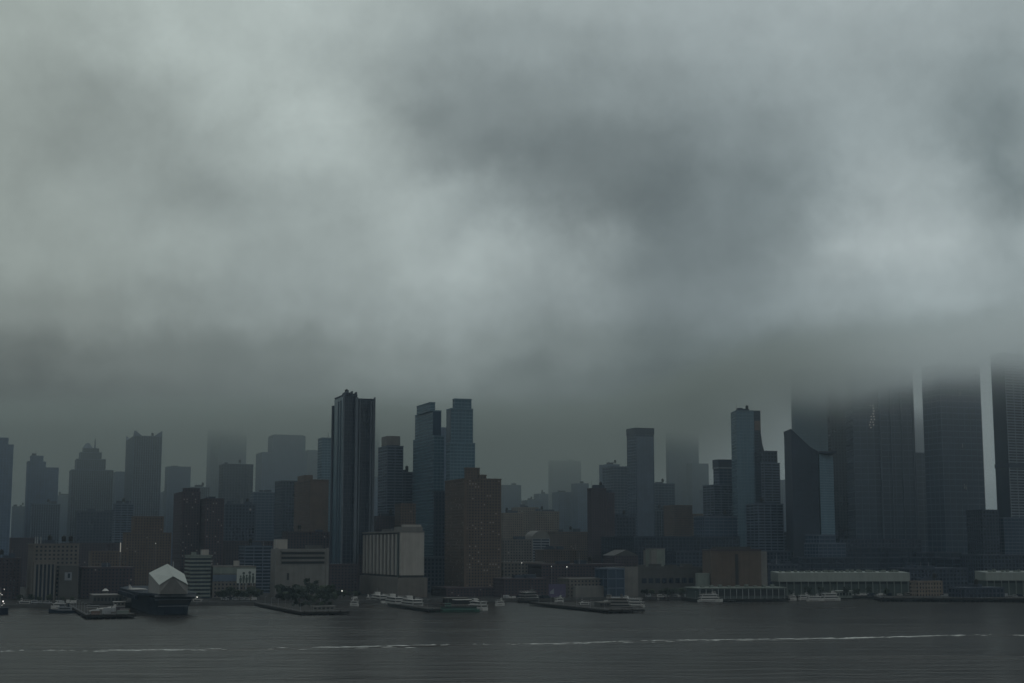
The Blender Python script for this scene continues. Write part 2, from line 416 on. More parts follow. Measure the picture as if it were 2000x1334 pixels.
class T:
    """a tower whose near corner stands at pixel column xc, D metres away"""
    def __init__(s, name, label, D, xc, yt, yaw=GRID, group=None, cat='tower'):
        k = Kx(xc, yt); s.D = D; s.yaw = yaw; s.u, s.v = axes(yaw); s.o = Vector((k * D, D))
        s.root = thing(name, label, cat, (s.o.x, s.o.y, GZ), yaw, group)
    def blk(s, xc, xr, yt, xl=None, L=None, dD=0, z0=0.0, yb=None, st='glass', lit=0.0, roof=None, names=None, cap=True, litm='lit_window'):
        D = s.D + dD; k = Kx(xc, yt); P = Vector((k * D, D))
        Wd = max(3, min(260, solve(P, s.u, Kx(xr, yt))))
        if L is None: L = solve(P, s.v, Kx(xl, yt)); L = max(6, min(130, L if L > 0 else 40))
        rel = P - s.o; ox, oy = rel.dot(s.u), rel.dot(s.v)
        z1 = at(xc, yt, D).z - GZ
        if yb is not None: z0 = at(xc, yb, D).z - GZ
        facade(s.root, ox, oy, Wd, L, z0, z1, st, lit, names or ('facade', 'floor_band', 'pier', 'parapet'), cap, litm)
        s.last = (ox, oy, Wd, L, z0, z1)
        if roof: s.roof(roof)
        return s
    def roof(s, n, w='frame_dark'):
        ox, oy, Wd, L, z0, z1 = s.last; rnd = random.Random(int(ox * 7 + z1 * 13 + s.D))
        for i in range(n):
            a = min(Wd * .4, rnd.uniform(4, 12)); b_ = min(L * .4, rnd.uniform(4, 10)); h = rnd.uniform(2, 4.5)
            x = ox + rnd.uniform(.08, .92 - a / Wd) * Wd; y = oy + rnd.uniform(.08, .5) * L
            MB().box(x, x + a, y, y + b_, z1, z1 + 1.1 + h).build('roof_housing', w, s.root)
        if Wd > 12 and rnd.random() < .65:                     # timber water tank on legs
            x, y = ox + rnd.uniform(.2, .8) * Wd, oy + rnd.uniform(.15, .5) * L; q = MB()
            q.frustum(x, y, z1 + 4, z1 + 7.6, 1.9, 1.8, 10).frustum(x, y, z1 + 7.6, z1 + 9, 2.1, .1, 10)
            for a_ in (-1.1, 1.1):
                for b_ in (-1.1, 1.1): q.box(x + a_ - .12, x + a_ + .12, y + b_ - .12, y + b_ + .12, z1, z1 + 4)
            q.build('water_tank', 'timber', s.root)
        for i in range(rnd.choice((0, 1, 1, 2))):
            x, y = ox + rnd.uniform(.1, .9) * Wd, oy + rnd.uniform(.1, .6) * L
            MB().frustum(x, y, z1, z1 + rnd.uniform(5, 13), .28, .12, 6).build('antenna', 'steel', s.root)
        return s
    def mast(s, px, ytop, r=.35, dD=6):
        ox, oy, Wd, L, z0, z1 = s.last; p = at(px, ytop, s.D + dD); rel = Vector((p.x, p.y)) - s.o
        MB().frustum(rel.dot(s.u), rel.dot(s.v), z1, p.z - GZ, r * 1.6, r, 6).build('mast', 'steel', s.root)
        return s

# --- far left, hazy midtown
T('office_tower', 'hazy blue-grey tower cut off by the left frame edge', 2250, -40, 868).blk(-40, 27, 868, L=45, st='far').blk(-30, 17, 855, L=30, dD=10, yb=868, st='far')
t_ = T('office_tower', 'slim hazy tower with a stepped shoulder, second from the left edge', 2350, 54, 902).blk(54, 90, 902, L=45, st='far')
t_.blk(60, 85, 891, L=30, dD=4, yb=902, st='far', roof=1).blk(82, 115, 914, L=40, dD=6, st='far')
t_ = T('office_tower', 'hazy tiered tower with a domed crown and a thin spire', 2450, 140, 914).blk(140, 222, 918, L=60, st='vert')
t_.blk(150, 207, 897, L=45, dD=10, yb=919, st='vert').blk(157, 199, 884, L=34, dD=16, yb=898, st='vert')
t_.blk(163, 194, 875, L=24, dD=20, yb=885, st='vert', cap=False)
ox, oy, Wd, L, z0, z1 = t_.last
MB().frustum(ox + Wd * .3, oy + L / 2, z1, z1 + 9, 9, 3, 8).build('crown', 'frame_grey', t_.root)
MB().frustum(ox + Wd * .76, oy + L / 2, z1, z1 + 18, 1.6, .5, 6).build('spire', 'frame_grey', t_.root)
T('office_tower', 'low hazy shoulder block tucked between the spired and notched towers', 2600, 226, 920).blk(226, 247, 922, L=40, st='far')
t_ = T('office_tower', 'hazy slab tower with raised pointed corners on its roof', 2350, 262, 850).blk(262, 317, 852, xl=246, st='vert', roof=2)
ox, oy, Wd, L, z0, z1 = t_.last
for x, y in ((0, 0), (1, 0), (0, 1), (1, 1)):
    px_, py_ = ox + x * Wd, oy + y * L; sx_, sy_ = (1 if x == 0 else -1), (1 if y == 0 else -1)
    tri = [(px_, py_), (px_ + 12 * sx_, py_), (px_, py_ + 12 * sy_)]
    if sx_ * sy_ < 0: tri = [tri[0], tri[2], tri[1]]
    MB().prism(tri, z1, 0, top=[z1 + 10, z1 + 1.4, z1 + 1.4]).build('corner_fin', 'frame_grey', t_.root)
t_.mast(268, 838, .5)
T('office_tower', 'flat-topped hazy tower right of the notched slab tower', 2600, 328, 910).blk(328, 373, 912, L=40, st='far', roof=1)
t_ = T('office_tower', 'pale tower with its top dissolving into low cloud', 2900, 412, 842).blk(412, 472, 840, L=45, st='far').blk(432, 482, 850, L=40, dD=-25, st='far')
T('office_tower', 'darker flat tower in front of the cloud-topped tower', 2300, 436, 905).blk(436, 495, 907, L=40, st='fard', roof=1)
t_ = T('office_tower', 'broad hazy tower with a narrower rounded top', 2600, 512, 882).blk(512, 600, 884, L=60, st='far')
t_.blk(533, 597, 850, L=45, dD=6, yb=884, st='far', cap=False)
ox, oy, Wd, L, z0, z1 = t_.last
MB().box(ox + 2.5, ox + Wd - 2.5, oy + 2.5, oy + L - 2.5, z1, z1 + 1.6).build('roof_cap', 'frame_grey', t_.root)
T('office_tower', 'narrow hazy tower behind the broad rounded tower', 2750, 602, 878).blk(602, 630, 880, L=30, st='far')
t_ = T('office_tower', 'pale teal tower half hidden behind the tall twin-slab tower', 1980, 629, 856).blk(629, 668, 856, L=25, st='teal').mast(641, 846)
T('office_tower', 'dim dark tower left of the brown brick tower', 2050, 552, 938, yaw=R(24)).blk(552, 606, 940, L=40, st='fard')
t_ = T('apartment_tower', 'brown brick tower with a blank end wall', 1750, 606, 938).blk(606, 642, 938, xl=575, st='brick', lit=.02)
ox, oy, Wd, L, z0, z1 = t_.last
MB().box(ox + .5, ox + Wd - .5, oy - .35, oy, z0, z1 - 1).build('blank_wall', 'brick_brown', t_.root)
MB().box(ox + 2, ox + 12, oy + L * .45, oy + L * .9, z1 + 1, z1 + 8).build('roof_housing', 'brick_brown', t_.root)
# dark brick pair
t_ = T('apartment_tower', 'dark brick tower with scattered lit windows, taller of a pair', 1680, 356, 962).blk(356, 392, 962, xl=340, st='brickd', lit=.12)
t_.blk(360, 390, 955, L=14, dD=4, yb=962, st='brickd')
T('apartment_tower', 'shorter dark brick tower with lit windows, right of its taller twin', 1660, 402, 975).blk(402, 438, 975, xl=390, st='brickd', lit=.12, roof=2)
t_ = T('apartment_block', 'broad brown mid-rise block behind the tented ship', 1640, 262, 1010).blk(262, 320, 1010, L=30, st='brick', lit=.01)
t_.blk(245, 335, 1042, L=30, dD=-20, st='brick', lit=.015)

# --- centre: 42nd street group
t_ = T('glass_tower', 'tallest dark glass tower of two joined slabs with pale vertical fins', 1560, 672, 770).blk(672, 698, 772, xl=654, st='vertd', roof=1)
ox, oy, Wd, L, z0, z1 = t_.last
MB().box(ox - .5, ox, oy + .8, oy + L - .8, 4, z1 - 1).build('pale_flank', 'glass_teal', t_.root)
for i in range(7): MB().box(ox + Wd * i / 6.4, ox + Wd * i / 6.4 + .8, oy + 1, oy + 9, z1 + 1, z1 + 2.5 + (i * 37 % 5) * .8).build('roof_fin', 'frame_dark', t_.root)
t_.blk(700, 731, 780, L=34, dD=3, st='vertd')
a = t_.last
zt = at(672, 770, 1560).z - GZ
for px_, w_, dD, top in ((672, 1.2, -.5, 770), (697, 2.6, -1, 776), (703, 1.0, -.6, 779), (725, .8, -.3, 783), (729, .8, 2, 783), (732, 1.2, 4, 776)):
    p = at(px_, top, 1560 + dD); rel = Vector((p.x, p.y)) - t_.o; x_, y_ = rel.dot(t_.u), rel.dot(t_.v)
    MB().box(x_ - w_ / 2, x_ + w_ / 2, y_ - 1.2, y_ + 2, 0, p.z - GZ).build('fin', 'fin_blue', t_.root)
for f_ in (.3, .62):
    MB().box(-1.1, .3, 34 * f_, 34 * f_ + 1.4, 0, zt - 6).build('fin', 'frame_dark', t_.root)
MB().box(-1.5, 6, 45, 50, 0, at(653, 792, 1600).z - GZ).build('rear_fin', 'frame_dark', t_.root)
T('office_tower', 'faint tower fading into cloud behind the tallest glass tower', 2900, 700, 835).blk(700, 742, 818, L=30, st='far')
t_ = T('apartment_tower', 'banded tower with a pale capped top right of the tallest tower', 1700, 756, 872).blk(756, 788, 872, xl=739, st='bands')
t_.blk(757, 781, 853, xl=746, dD=3, yb=872, st='bands', cap=False)
ox, oy, Wd, L, z0, z1 = t_.last
MB().box(ox - .4, ox + Wd + .4, oy - .4, oy + L + .4, z0 + 1.5, z1 + 1).build('pale_cap', 'concrete', t_.root)
t_.blk(776, 807, 923, L=30, dD=14, st='bands', roof=1)
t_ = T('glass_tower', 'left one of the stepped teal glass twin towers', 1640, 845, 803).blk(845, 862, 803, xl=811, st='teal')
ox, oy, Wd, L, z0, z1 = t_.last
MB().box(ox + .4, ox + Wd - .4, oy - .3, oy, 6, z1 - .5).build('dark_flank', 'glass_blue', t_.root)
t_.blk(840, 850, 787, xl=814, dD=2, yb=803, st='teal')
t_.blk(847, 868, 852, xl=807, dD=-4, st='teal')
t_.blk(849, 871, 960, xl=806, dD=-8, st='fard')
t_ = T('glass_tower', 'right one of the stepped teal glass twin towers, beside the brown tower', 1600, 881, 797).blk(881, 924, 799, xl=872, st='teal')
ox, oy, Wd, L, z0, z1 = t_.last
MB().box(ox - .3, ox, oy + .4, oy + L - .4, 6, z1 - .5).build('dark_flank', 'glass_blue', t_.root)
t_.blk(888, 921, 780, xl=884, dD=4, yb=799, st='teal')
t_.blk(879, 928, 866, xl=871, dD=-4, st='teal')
T('office_tower', 'sliver of tower between the teal glass twins', 2000, 862, 836).blk(862, 885, 836, L=20, st='far')
T('office_tower', 'low grey-blue block left of the teal twins', 2100, 786, 925).blk(786, 812, 930, L=30, st='far')
# brown brick apartment tower
t_ = T('apartment_tower', 'big dark brown brick tower with many small lit windows', 1470, 908, 936).blk(908, 979, 936, xl=869, st='brick', lit=.09, names=('facade', 'floor_band', 'pier', 'parapet'))
t_.blk(912, 937, 915, xl=907, L=None, dD=10, yb=936, st='brick', names=('roof_tower', 'floor_band', 'pier', 'parapet'))
t_.blk(936, 950, 929, L=10, dD=10, yb=936, st='brick', names=('roof_block', 'floor_band', 'pier', 'parapet'))
MB().box(-.55, 2.2, -.55, 2.2, 0, at(908, 937, 1470).z - GZ).build('corner_pier', 'brick_brown', t_.root)
t_.blk(872, 980, 1150, L=50, dD=-25, st='brickd', lit=.05)

# --- centre gap: old mid-rises and far towers
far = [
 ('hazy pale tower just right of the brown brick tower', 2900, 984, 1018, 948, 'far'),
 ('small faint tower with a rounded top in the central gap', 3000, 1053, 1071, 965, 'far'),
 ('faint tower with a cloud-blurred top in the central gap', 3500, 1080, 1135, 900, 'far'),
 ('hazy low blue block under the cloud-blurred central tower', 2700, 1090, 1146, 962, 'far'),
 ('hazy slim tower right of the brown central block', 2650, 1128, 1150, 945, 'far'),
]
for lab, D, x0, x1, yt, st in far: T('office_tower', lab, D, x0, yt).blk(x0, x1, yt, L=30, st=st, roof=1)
mid = [
 ('tan brick mid-rise with roof tanks beside the brown tower', 2150, 983, 1022, 1003, 'tan'),
 ('wide tan mid-rise in the central gap, left of centre', 2300, 1012, 1052, 992, 'tan'),
 ('grey-tan block behind the round-topped white building', 2200, 1046, 1092, 1000, 'tan'),
 ('brown stepped block left of the dark jagged tower', 2050, 1085, 1150, 1040, 'brick'),
 ('squat tan building at the foot of the central gap', 1900, 984, 1040, 1055, 'stone'),
 ('long brown low block at the foot of the central gap', 1800, 1062, 1150, 1075, 'brick'),
]
for lab, D, x0, x1, yt, st in mid: T('apartment_block', lab, D, x0, yt, cat='building').blk(x0, x1, yt, L=30, st=st, roof=3, lit=.006)
# white round-topped building
t_ = T('apartment_block', 'pale building with a rounded vaulted top in the central gap', 1950, 1040, 1050, cat='building').blk(1040, 1074, 1052, L=30, st='palebands', cap=False)
ox, oy, Wd, L, z0, z1 = t_.last; vb = MB(); n = 10
rings = [[(ox + Wd / 2 - (Wd / 2) * cos(pi * k / n), oy + yy, z1 + (Wd * .42) * sin(pi * k / n)) for k in range(n + 1)] for yy in (0, L)]
vb.loft(rings).build('vaulted_roof', 'concrete', t_.root)

# --- right of centre
t_ = T('apartment_tower', 'dark tower with a jagged roofline right of the central gap', 1750, 1155, 953).blk(1155, 1184, 955, xl=1147, st='brickd', roof=3).blk(1183, 1200, 964, L=20, dD=6, st='brickd', roof=1)
T('office_tower', 'hazy flat tower left of the tall square tower', 2350, 1185, 908).blk(1185, 1210, 908, L=30, st='far', roof=1)
T('office_tower', 'blue-grey tower directly left of the tall square tower', 2150, 1198, 912).blk(1198, 1226, 912, L=40, st='glassp')
t_ = T('glass_tower', 'tall square dark tower with a framed top band', 2050, 1240, 840).blk(1240, 1277, 848, xl=1224, st='glassp')
ox, oy, Wd, L, z0, z1 = t_.last
MB().box(ox - .5, ox + Wd + .5, oy - .5, oy + L + .5, z1, z1 + 9).build('top_band', 'frame_dark', t_.root)
MB().box(ox + 2, ox + Wd - 1.5, oy - .5, oy, 20, z1 - 3).build('glazed_panel', 'frame_grey', t_.root)
T('office_tower', 'blue-grey block right of the tall square tower', 2250, 1279, 940).blk(1279, 1318, 945, L=40, st='glassp', roof=1)
t_ = T('office_tower', 'wide hazy tower fading into cloud, small light at its top', 2850, 1306, 850).blk(1306, 1364, 846, xl=1300, st='far')
t_.blk(1352, 1384, 906, L=30, dD=-10, st='far')
T('apartment_block', 'brown mid-rise low between the hazy tower and Javits-side towers'.replace('Javits-side towers', 'the crowned glass tower'), 1950, 1315, 986, cat='building').blk(1315, 1352, 988, L=30, st='brick')
T('apartment_block', 'thin tan mid-rise left of the crowned glass tower', 2000, 1350, 1000, cat='building').blk(1350, 1378, 1005, L=30, st='tan')
t_ = T('glass_tower', 'glass tower with a dark crown band and pale ledge', 1900, 1404, 914).blk(1404, 1438, 914, xl=1393, st='glassp')
ox, oy, Wd, L, z0, z1 = t_.last
MB().box(ox - .6, ox + Wd + .6, oy - .6, oy + L + .6, z1 + 1.1, z1 + 11).build('crown_band', 'frame_dark', t_.root)
MB().box(ox - .9, ox + Wd + .9, oy - .9, oy + L + .9, z1 - .6, z1 + 1.2).build('ledge', 'frame_pale', t_.root)
t_.roof(2); t_.blk(1394, 1436, 948, L=30, dD=-12, st='bands')
t_ = T('glass_tower', 'tall slender teal tower with a dark flared right side', 1850, 1437, 803, yaw=R(2)).blk(1437, 1472, 803, L=35, st='pale', roof=3)
ox, oy, Wd, L, z0, z1 = t_.last
p = [at(1472, 802, 1852), at(1485, 802, 1852)]
prof = [(1472, 1485, 802), (1472, 1486, 845), (1472, 1489, 868), (1472, 1494, 885), (1472, 1497, 1060)]
rings = []
for xa, xb, yy in prof:
    pa, pb = at(xa, yy, 1851), at(xb, yy, 1851); ra = Vector((pa.x, pa.y)) - t_.o; rb = Vector((pb.x, pb.y)) - t_.o
    za = pa.z - GZ
    a0 = (ra.dot(t_.u), ra.dot(t_.v)); b0 = (rb.dot(t_.u), rb.dot(t_.v))
    rings.append([(a0[0], a0[1], za), (b0[0], b0[1], za), (b0[0], b0[1] + 28, za), (a0[0], a0[1] + 28, za)])
MB().loft(rings[::-1]).build('dark_side_wing', 'glass_dark', t_.root)
q = MB()
for k in range(58): q.box(rings[0][0][0] + .4, rings[0][1][0] + .05, rings[0][0][1] - .22, rings[0][0][1] + .1, z1 - 4 - k * 3.6, z1 - 3.2 - k * 3.6)
q.build('floor_band', 'frame_dark', t_.root, 'stuff')
MB().box(rings[0][0][0] + .6, rings[0][1][0] - .2, rings[0][0][1] - .45, rings[0][0][1] - .22, z1 - 24, z1 - 12).build('dark_sign_panel', 'rust', t_.root)
t_ = T('glass_tower', 'dark block attached below the slender teal tower', 1800, 1492, 882).blk(1492, 1518, 882, xl=1486, st='fard').blk(1492, 1523, 905, xl=1486, dD=-3, st='bands')
T('office_tower', 'faint pale tower in the gap left of the riverfront giants', 2700, 1528, 938).blk(1528, 1546, 938, L=30, st='far')
T('apartment_block', 'low dark block in the gap left of the riverfront giants', 1900, 1516, 1040, cat='building').blk(1516, 1550, 1040, L=30, st='fard')

# --- far right giants, tops lost in cloud
t_ = T('glass_tower', 'pale teal giant with its top lost in low cloud', 2080, 1549, 700, yaw=R(-6)).blk(1549, 1619, 722, L=50, st='pale')
t_ = T('glass_tower', 'dark giant right of the pale teal giant, top lost in cloud', 2060, 1619, 700, yaw=R(4)).blk(1619, 1657, 720, L=50, st='fard')
# wedge-topped tower in front
t_ = T('glass_tower', 'tower with a slanted wedge roof in front of the pale giant', 1700, 1543, 842, yaw=R(0))
def loc(px, py, D):
    p_ = at(px, py, D); r_ = Vector((p_.x, p_.y)) - t_.o; return (r_.dot(t_.u), r_.dot(t_.v)), p_.z - GZ
A, za = loc(1545, 842, 1700); B_, zb = loc(1583, 878, 1694); C_, zc = loc(1597, 886, 1690)
poly = [A, B_, C_, (C_[0] + 4, 45), (A[0], 45)]
MB().prism(poly, 0, 0, top=[za, zb, zc, zc, za]).build('facade', 'frame_dark', t_.root)
rf = MB(); n_ = 34
for k in range(n_):
    z_ = 6 + k * (zc - 8) / n_; rf.prism([(A[0], A[1] - .3), (C_[0], C_[1] - .3), (C_[0], C_[1] + .1), (A[0], A[1] + .1)], z_, z_ + .7)
rf.build('floor_band', 'frame_dark', t_.root, 'stuff')
MB().loft([[(A[0] - .4, A[1] - .8, za + .1), (A[0] - .4, A[1] - .8, za + 2.6), (A[0] - .4, 45, za + 2.6), (A[0] - .4, 45, za + .1)],
           [(B_[0], B_[1] - .8, zb + .1), (B_[0], B_[1] - .8, zb + 2.6), (B_[0], 45, zb + 2.6), (B_[0], 45, zb + .1)],
           [(C_[0] + .4, C_[1] - .8, zc + .1), (C_[0] + .4, C_[1] - .8, zc + 2.6), (C_[0] + .4, 45, zc + 2.6), (C_[0] + .4, 45, zc + .1)]]).build('sloped_parapet', 'frame_dark', t_.root)
E_, ze = loc(1600, 886, 1688); F_, zf = loc(1627, 892, 1700)
MB().prism([E_, F_, (F_[0], 45), (E_[0], 45)], 0, 0, top=[ze, zf, zf, ze]).build('pale_glass_wing', 'glass_pale', t_.root)
q = MB()
for k in range(40):
    z_ = 30 + k * (zf - 34) / 40; q.prism([(E_[0], E_[1] - .25), (F_[0], F_[1] - .25), (F_[0], F_[1] + .1), (E_[0], E_[1] + .1)], z_, z_ + 1.1)
q.build('floor_band', 'panel_teal', t_.root, 'stuff')
MB().box(E_[0] - 1, F_[0] + 1, E_[1] - 1.5, 44, ze + .3, ze + 2.6).build('wing_parapet', 'frame_dark', t_.root)

t_ = T('glass_tower', 'dark ribbed giant with a column of lit windows, top in cloud', 2000, 1662, 700, yaw=R(-2)).blk(1662, 1716, 716, L=50, st='glass').blk(1716, 1782, 718, L=50, dD=-8, st='glass')
for px_ in (1716, 1737, 1758, 1780):
    p = at(px_, 760, 1990); rel = Vector((p.x, p.y)) - t_.o
    MB().box(rel.dot(t_.u) - .6, rel.dot(t_.u) + .6, rel.dot(t_.v) - 3, rel.dot(t_.v) + 1, 0, at(px_, 722, 1990).z - GZ).build('rib', 'frame_grey', t_.root)
q = MB()
for k in range(9):
    for px_ in (1700, 1706):
        if random.random() < .75:
            p = at(px_ + random.uniform(-2, 2), 792 + k * 5.4, 1999); rel = Vector((p.x, p.y)) - t_.o
            q.box(rel.dot(t_.u) - .6, rel.dot(t_.u) + .6, -.45, -.2, p.z - GZ - .6, p.z - GZ + .6)
q.build('lit_window', 'lit_bright', t_.root, 'stuff')
T('office_tower', 'grey sliver of tower in the gap between the dark giants', 2060, 1778, 885).blk(1778, 1812, 885, L=20, st='glass')
T('office_tower', 'added pale block toning down the bright gap between the dark giants', 2400, 1774, 760).blk(1774, 1815, 748, L=30, st='palefar')  # block added to darken the bright cloud in the gap
t_ = T('glass_tower', 'broadest dark giant, near black, with its roof touching cloud', 1930, 1834, 738).blk(1834, 1913, 712, xl=1799, st='glass')
for (xa, ya) in ((1871, 770), (1876, 870), (1880, 950), (1884, 952)):
    p = at(xa, ya, 1945); rel = Vector((p.x, p.y)) - t_.o
    MB().box(rel.dot(t_.u) - .5, rel.dot(t_.u) + .5, -.15, .1, p.z - GZ - 3, p.z - GZ + 3).build('lit_window', 'lit_window', t_.root)
T('office_tower', 'low dark block filling the foot of the bright right gap', 1750, 1918, 997, cat='building').blk(1918, 1950, 997, L=30, st='fard')
t_ = T('glass_tower', 'banded giant cut off by the right frame edge', 1800, 1961, 715, yaw=R(26)).blk(1961, 2035, 690, xl=1934, st='palebands')
ox, oy, Wd, L, z0, z1 = t_.last
zl = at(1961, 905, 1800).z - GZ
MB().box(ox - .5, ox + Wd + .5, oy - .5, oy + L + .5, zl - 5, zl).build('dark_belt', 'frame_dark', t_.root)
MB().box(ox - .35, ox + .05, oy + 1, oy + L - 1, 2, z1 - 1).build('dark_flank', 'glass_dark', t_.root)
t_.blk(1960, 2040, 1012, L=40, dD=-30, st='glassp')

# ------------------------------------------------------------------ waterfront buildings and the low city behind them
# beige industrial block at the far left, with a colonnade and a blue poster
t_ = T('warehouse', 'drab beige waterfront warehouse with a tall colonnade and roof tanks', 1330, 66, 1062, cat='building')
t_.blk(66, 155, 1064, xl=40, st='stone', roof=4)
ox, oy, Wd, L, z0, z1 = t_.last; fx = at(70, 1098, 1325); k_ = .458
MB().box(ox + 1, ox + 19, oy - 9, oy - .3, 0, at(90, 1098, 1325).z - GZ).build('porch_block', 'stone_grey', t_.root)
hp = at(90, 1098, 1325).z - GZ
for i in range(6): MB().box(ox + 1.2 + i * 3.3, ox + 2.3 + i * 3.3, oy - 10, oy - 9.05, 0, hp - 1).build('column', 'concrete', t_.root)
for i in range(5): MB().box(ox + 2.5 + i * 3.3, ox + 4.3 + i * 3.3, oy - 9.3, oy - 9.02, 1, hp - 2).build('tall_window', 'glass_dark', t_.root)
MB().box(ox + 22, ox + Wd - 1, oy - 7, oy - .3, 0, hp - 3).build('side_block', 'concrete_dark', t_.root)
po = MB().box(ox + 27, ox + 33, oy - 7.3, oy - 7.02, hp - 16, hp - 9).build('poster', 'frame_pale', t_.root)
MB().box(ox + 29.6, ox + 31.6, oy - 7.36, oy - 7.31, hp - 14, hp - 10).build('poster_figure', 'navy_hull', po)
for px_ in (68, 72, 78): MB().box(ox + (px_ - 66) * .46, ox + (px_ - 66) * .46 + 1, oy + 4, oy + 5, z1, z1 + 7).build('vent_stack', 'steel', t_.root)
for i in range(2):
    x_ = ox + 26 + i * 6; tk = MB().frustum(x_, oy + 9, z1 + 3, z1 + 7, 1.9, 1.9, 10).frustum(x_, oy + 9, z1 + 7, z1 + 8.4, 2.0, .1, 10)
    for a_ in (-1, 1):
        for b__ in (-1, 1): tk.box(x_ + a_ - .1, x_ + a_ + .1, oy + 9 + b__ - .1, oy + 9 + b__ + .1, z1 + 1, z1 + 3)
    tk.build('water_tank', 'timber', t_.root)
T('warehouse', 'dark low building at the left frame edge', 1380, -20, 1090, cat='building').blk(-20, 42, 1092, L=30, st='brickd', roof=2)
T('warehouse', 'dark flat shed between the beige warehouse and the tented ship', 1400, 160, 1108, cat='building').blk(160, 262, 1110, L=35, st='brickd', roof=2, lit=.01)
T('apartment_block', 'brown low-rise behind the dark flat shed', 1600, 178, 1075, cat='building').blk(178, 250, 1078, L=35, st='brick', lit=.006)
T('apartment_block', 'purplish low block under the slim stepped tower', 1800, 20, 1060, cat='building').blk(20, 70, 1052, L=30, st='brickd')
T('apartment_block', 'purplish low block under the spired tower', 1850, 120, 1060, cat='building').blk(120, 250, 1062, L=30, st='brickd', lit=.004)

# pale green banded building
t_ = T('apartment_block', 'pale green building with stacked balcony bands by the water', 1400, 372, 1086, cat='building')
p0 = t_; D = 1400; P = t_.o; Wd = solve(P, t_.u, Kx(413, 1086)); L = min(60, solve(P, t_.v, Kx(361, 1086))); zt = at(372, 1086, D).z - GZ
MB().box(.5, Wd - .5, .5, L - .5, 0, zt).build('facade', 'glass_dark', t_.root)
nb = 11
for k in range(nb):
    z_ = zt - (k + .55) * zt / nb; MB().box(0, Wd, 0, L, z_, z_ + 1.75).build('balcony_band', 'concrete_green', t_.root)
MB().box(-.3, Wd + .3, -.3, L + .3, zt, zt + .9).build('parapet', 'concrete_green', t_.root)
MB().box(Wd * .55, Wd * .9, 3, 10, zt + .9, zt + 6).build('roof_housing', 'white_wall', t_.root)
MB().box(Wd * .08, Wd * .3, 3, 8, zt + .9, zt + 3.6).build('roof_housing', 'concrete_green', t_.root)
# low pale block with rooftop billboard
t_ = T('depot', 'low pale green depot with blue stripe behind the park trees', 1410, 416, 1108, cat='building')
t_.blk(416, 500, 1108, L=30, st='stone', cap=True)
ox, oy, Wd, L, z0, z1 = t_.last
MB().box(ox, ox + Wd * .55, oy - .4, oy - .05, z1 - 13, z1 - 7).build('blue_stripe', 'frame_grey', t_.root)
MB().box(ox, ox + Wd, oy - .45, oy - .05, z1 - 6, z1 - .2).build('fascia', 'concrete_green', t_.root)
MB().box(ox + Wd * .50, ox + Wd * .62, oy + 2, oy + 8, z1 + 1, z1 + 6).build('roof_housing', 'white_wall', t_.root)
A = at(463, 1111, 1395); B_ = at(497, 1139, 1395)
bb = thing('billboard', 'large pale billboard with dark figures beside the pale depot', 'billboard', (A.x, A.y, GZ), GRID)
w_ = (B_.x - A.x) / U.x; zt, zb = A.z - GZ, B_.z - GZ
MB().box(0, w_, 0, .6, zb, zt).build('panel', 'canvas', bb)
for a_, hh in ((.2, .55), (.36, .8), (.52, .6), (.68, .85), (.86, .7)):
    H_ = (zt - zb) * hh; x_ = w_ * a_; q = MB()
    q.loft([[(x_ - .9, -.12, zb + .2), (x_ + .8, -.12, zb + .2), (x_ + 1.3, -.12, zb + H_ * .55), (x_ + .5, -.12, zb + H_ * .74), (x_ - .6, -.12, zb + H_ * .72), (x_ - 1.2, -.12, zb + H_ * .5)], [(x_ - .9, -.01, zb + .2), (x_ + .8, -.01, zb + .2), (x_ + 1.3, -.01, zb + H_ * .55), (x_ + .5, -.01, zb + H_ * .74), (x_ - .6, -.01, zb + H_ * .72), (x_ - 1.2, -.01, zb + H_ * .5)]])
    q.tube((x_, -.12, zb + H_ * .86), (x_, -.01, zb + H_ * .86), H_ * .12, n=10); q.build('printed_figure', 'shed_green', bb)
for x_ in (.15, .5, .85): MB().box(w_ * x_ - .3, w_ * x_ + .3, .65, 1.2, 0, zt - 1).build('post', 'steel', bb)
# blue banded block
T('office_block', 'dark blue banded office block behind the billboard', 1560, 478, 1066, cat='building').blk(478, 532, 1068, L=35, st='bands', roof=2)
T('apartment_block', 'dim brown block behind the blue banded office', 1750, 440, 1050, cat='building').blk(440, 545, 1058, L=30, st='brickd', lit=.005)
# grey blank block with dark louvre strips
t_ = T('power_station', 'grey blank-walled block with three dark louvre strips near its roof', 1420, 540, 1072, cat='building')
P = t_.o; Wd = solve(P, t_.u, Kx(641, 1072)); L = min(50, solve(P, t_.v, Kx(529, 1072))); zt = at(540, 1072, 1420).z - GZ
MB().box(0, Wd, 0, L, 0, zt).build('wall', 'concrete', t_.root)
for k in range(3):
    MB().box(Wd * .10, Wd * .93, -.5, -.02, zt - 5.2 - k * 4.4, zt - 3.0 - k * 4.4).build('louvre_strip', 'black_gap', t_.root)
    MB().box(Wd * .08, Wd * .95, -1.1, -.05, zt - 2.8 - k * 4.4, zt - 1.4 - k * 4.4).build('ledge', 'concrete', t_.root)
MB().box(-.8, 1.8, -.7, 2, 0, zt + .8).build('corner_pier', 'concrete', t_.root); MB().box(Wd - 2, Wd + .6, -.7, 2, 0, zt + 1).build('corner_pier', 'concrete', t_.root)
MB().box(1, 12, 8, 20, zt, zt + 9).build('roof_housing', 'white_wall', t_.root); MB().box(Wd * .62, Wd * .9, 5, 15, zt, zt + 3.5).build('roof_housing', 'concrete_dark', t_.root)
MB().box(Wd * .21, Wd * .25, -.35, -.02, zt * .36, zt * .5).build('vent_opening', 'black_gap', t_.root)
T('apartment_block', 'dark low block between the grey power block and tallest tower', 1500, 645, 1102, cat='building').blk(645, 700, 1104, L=30, st='brickd', lit=.01)
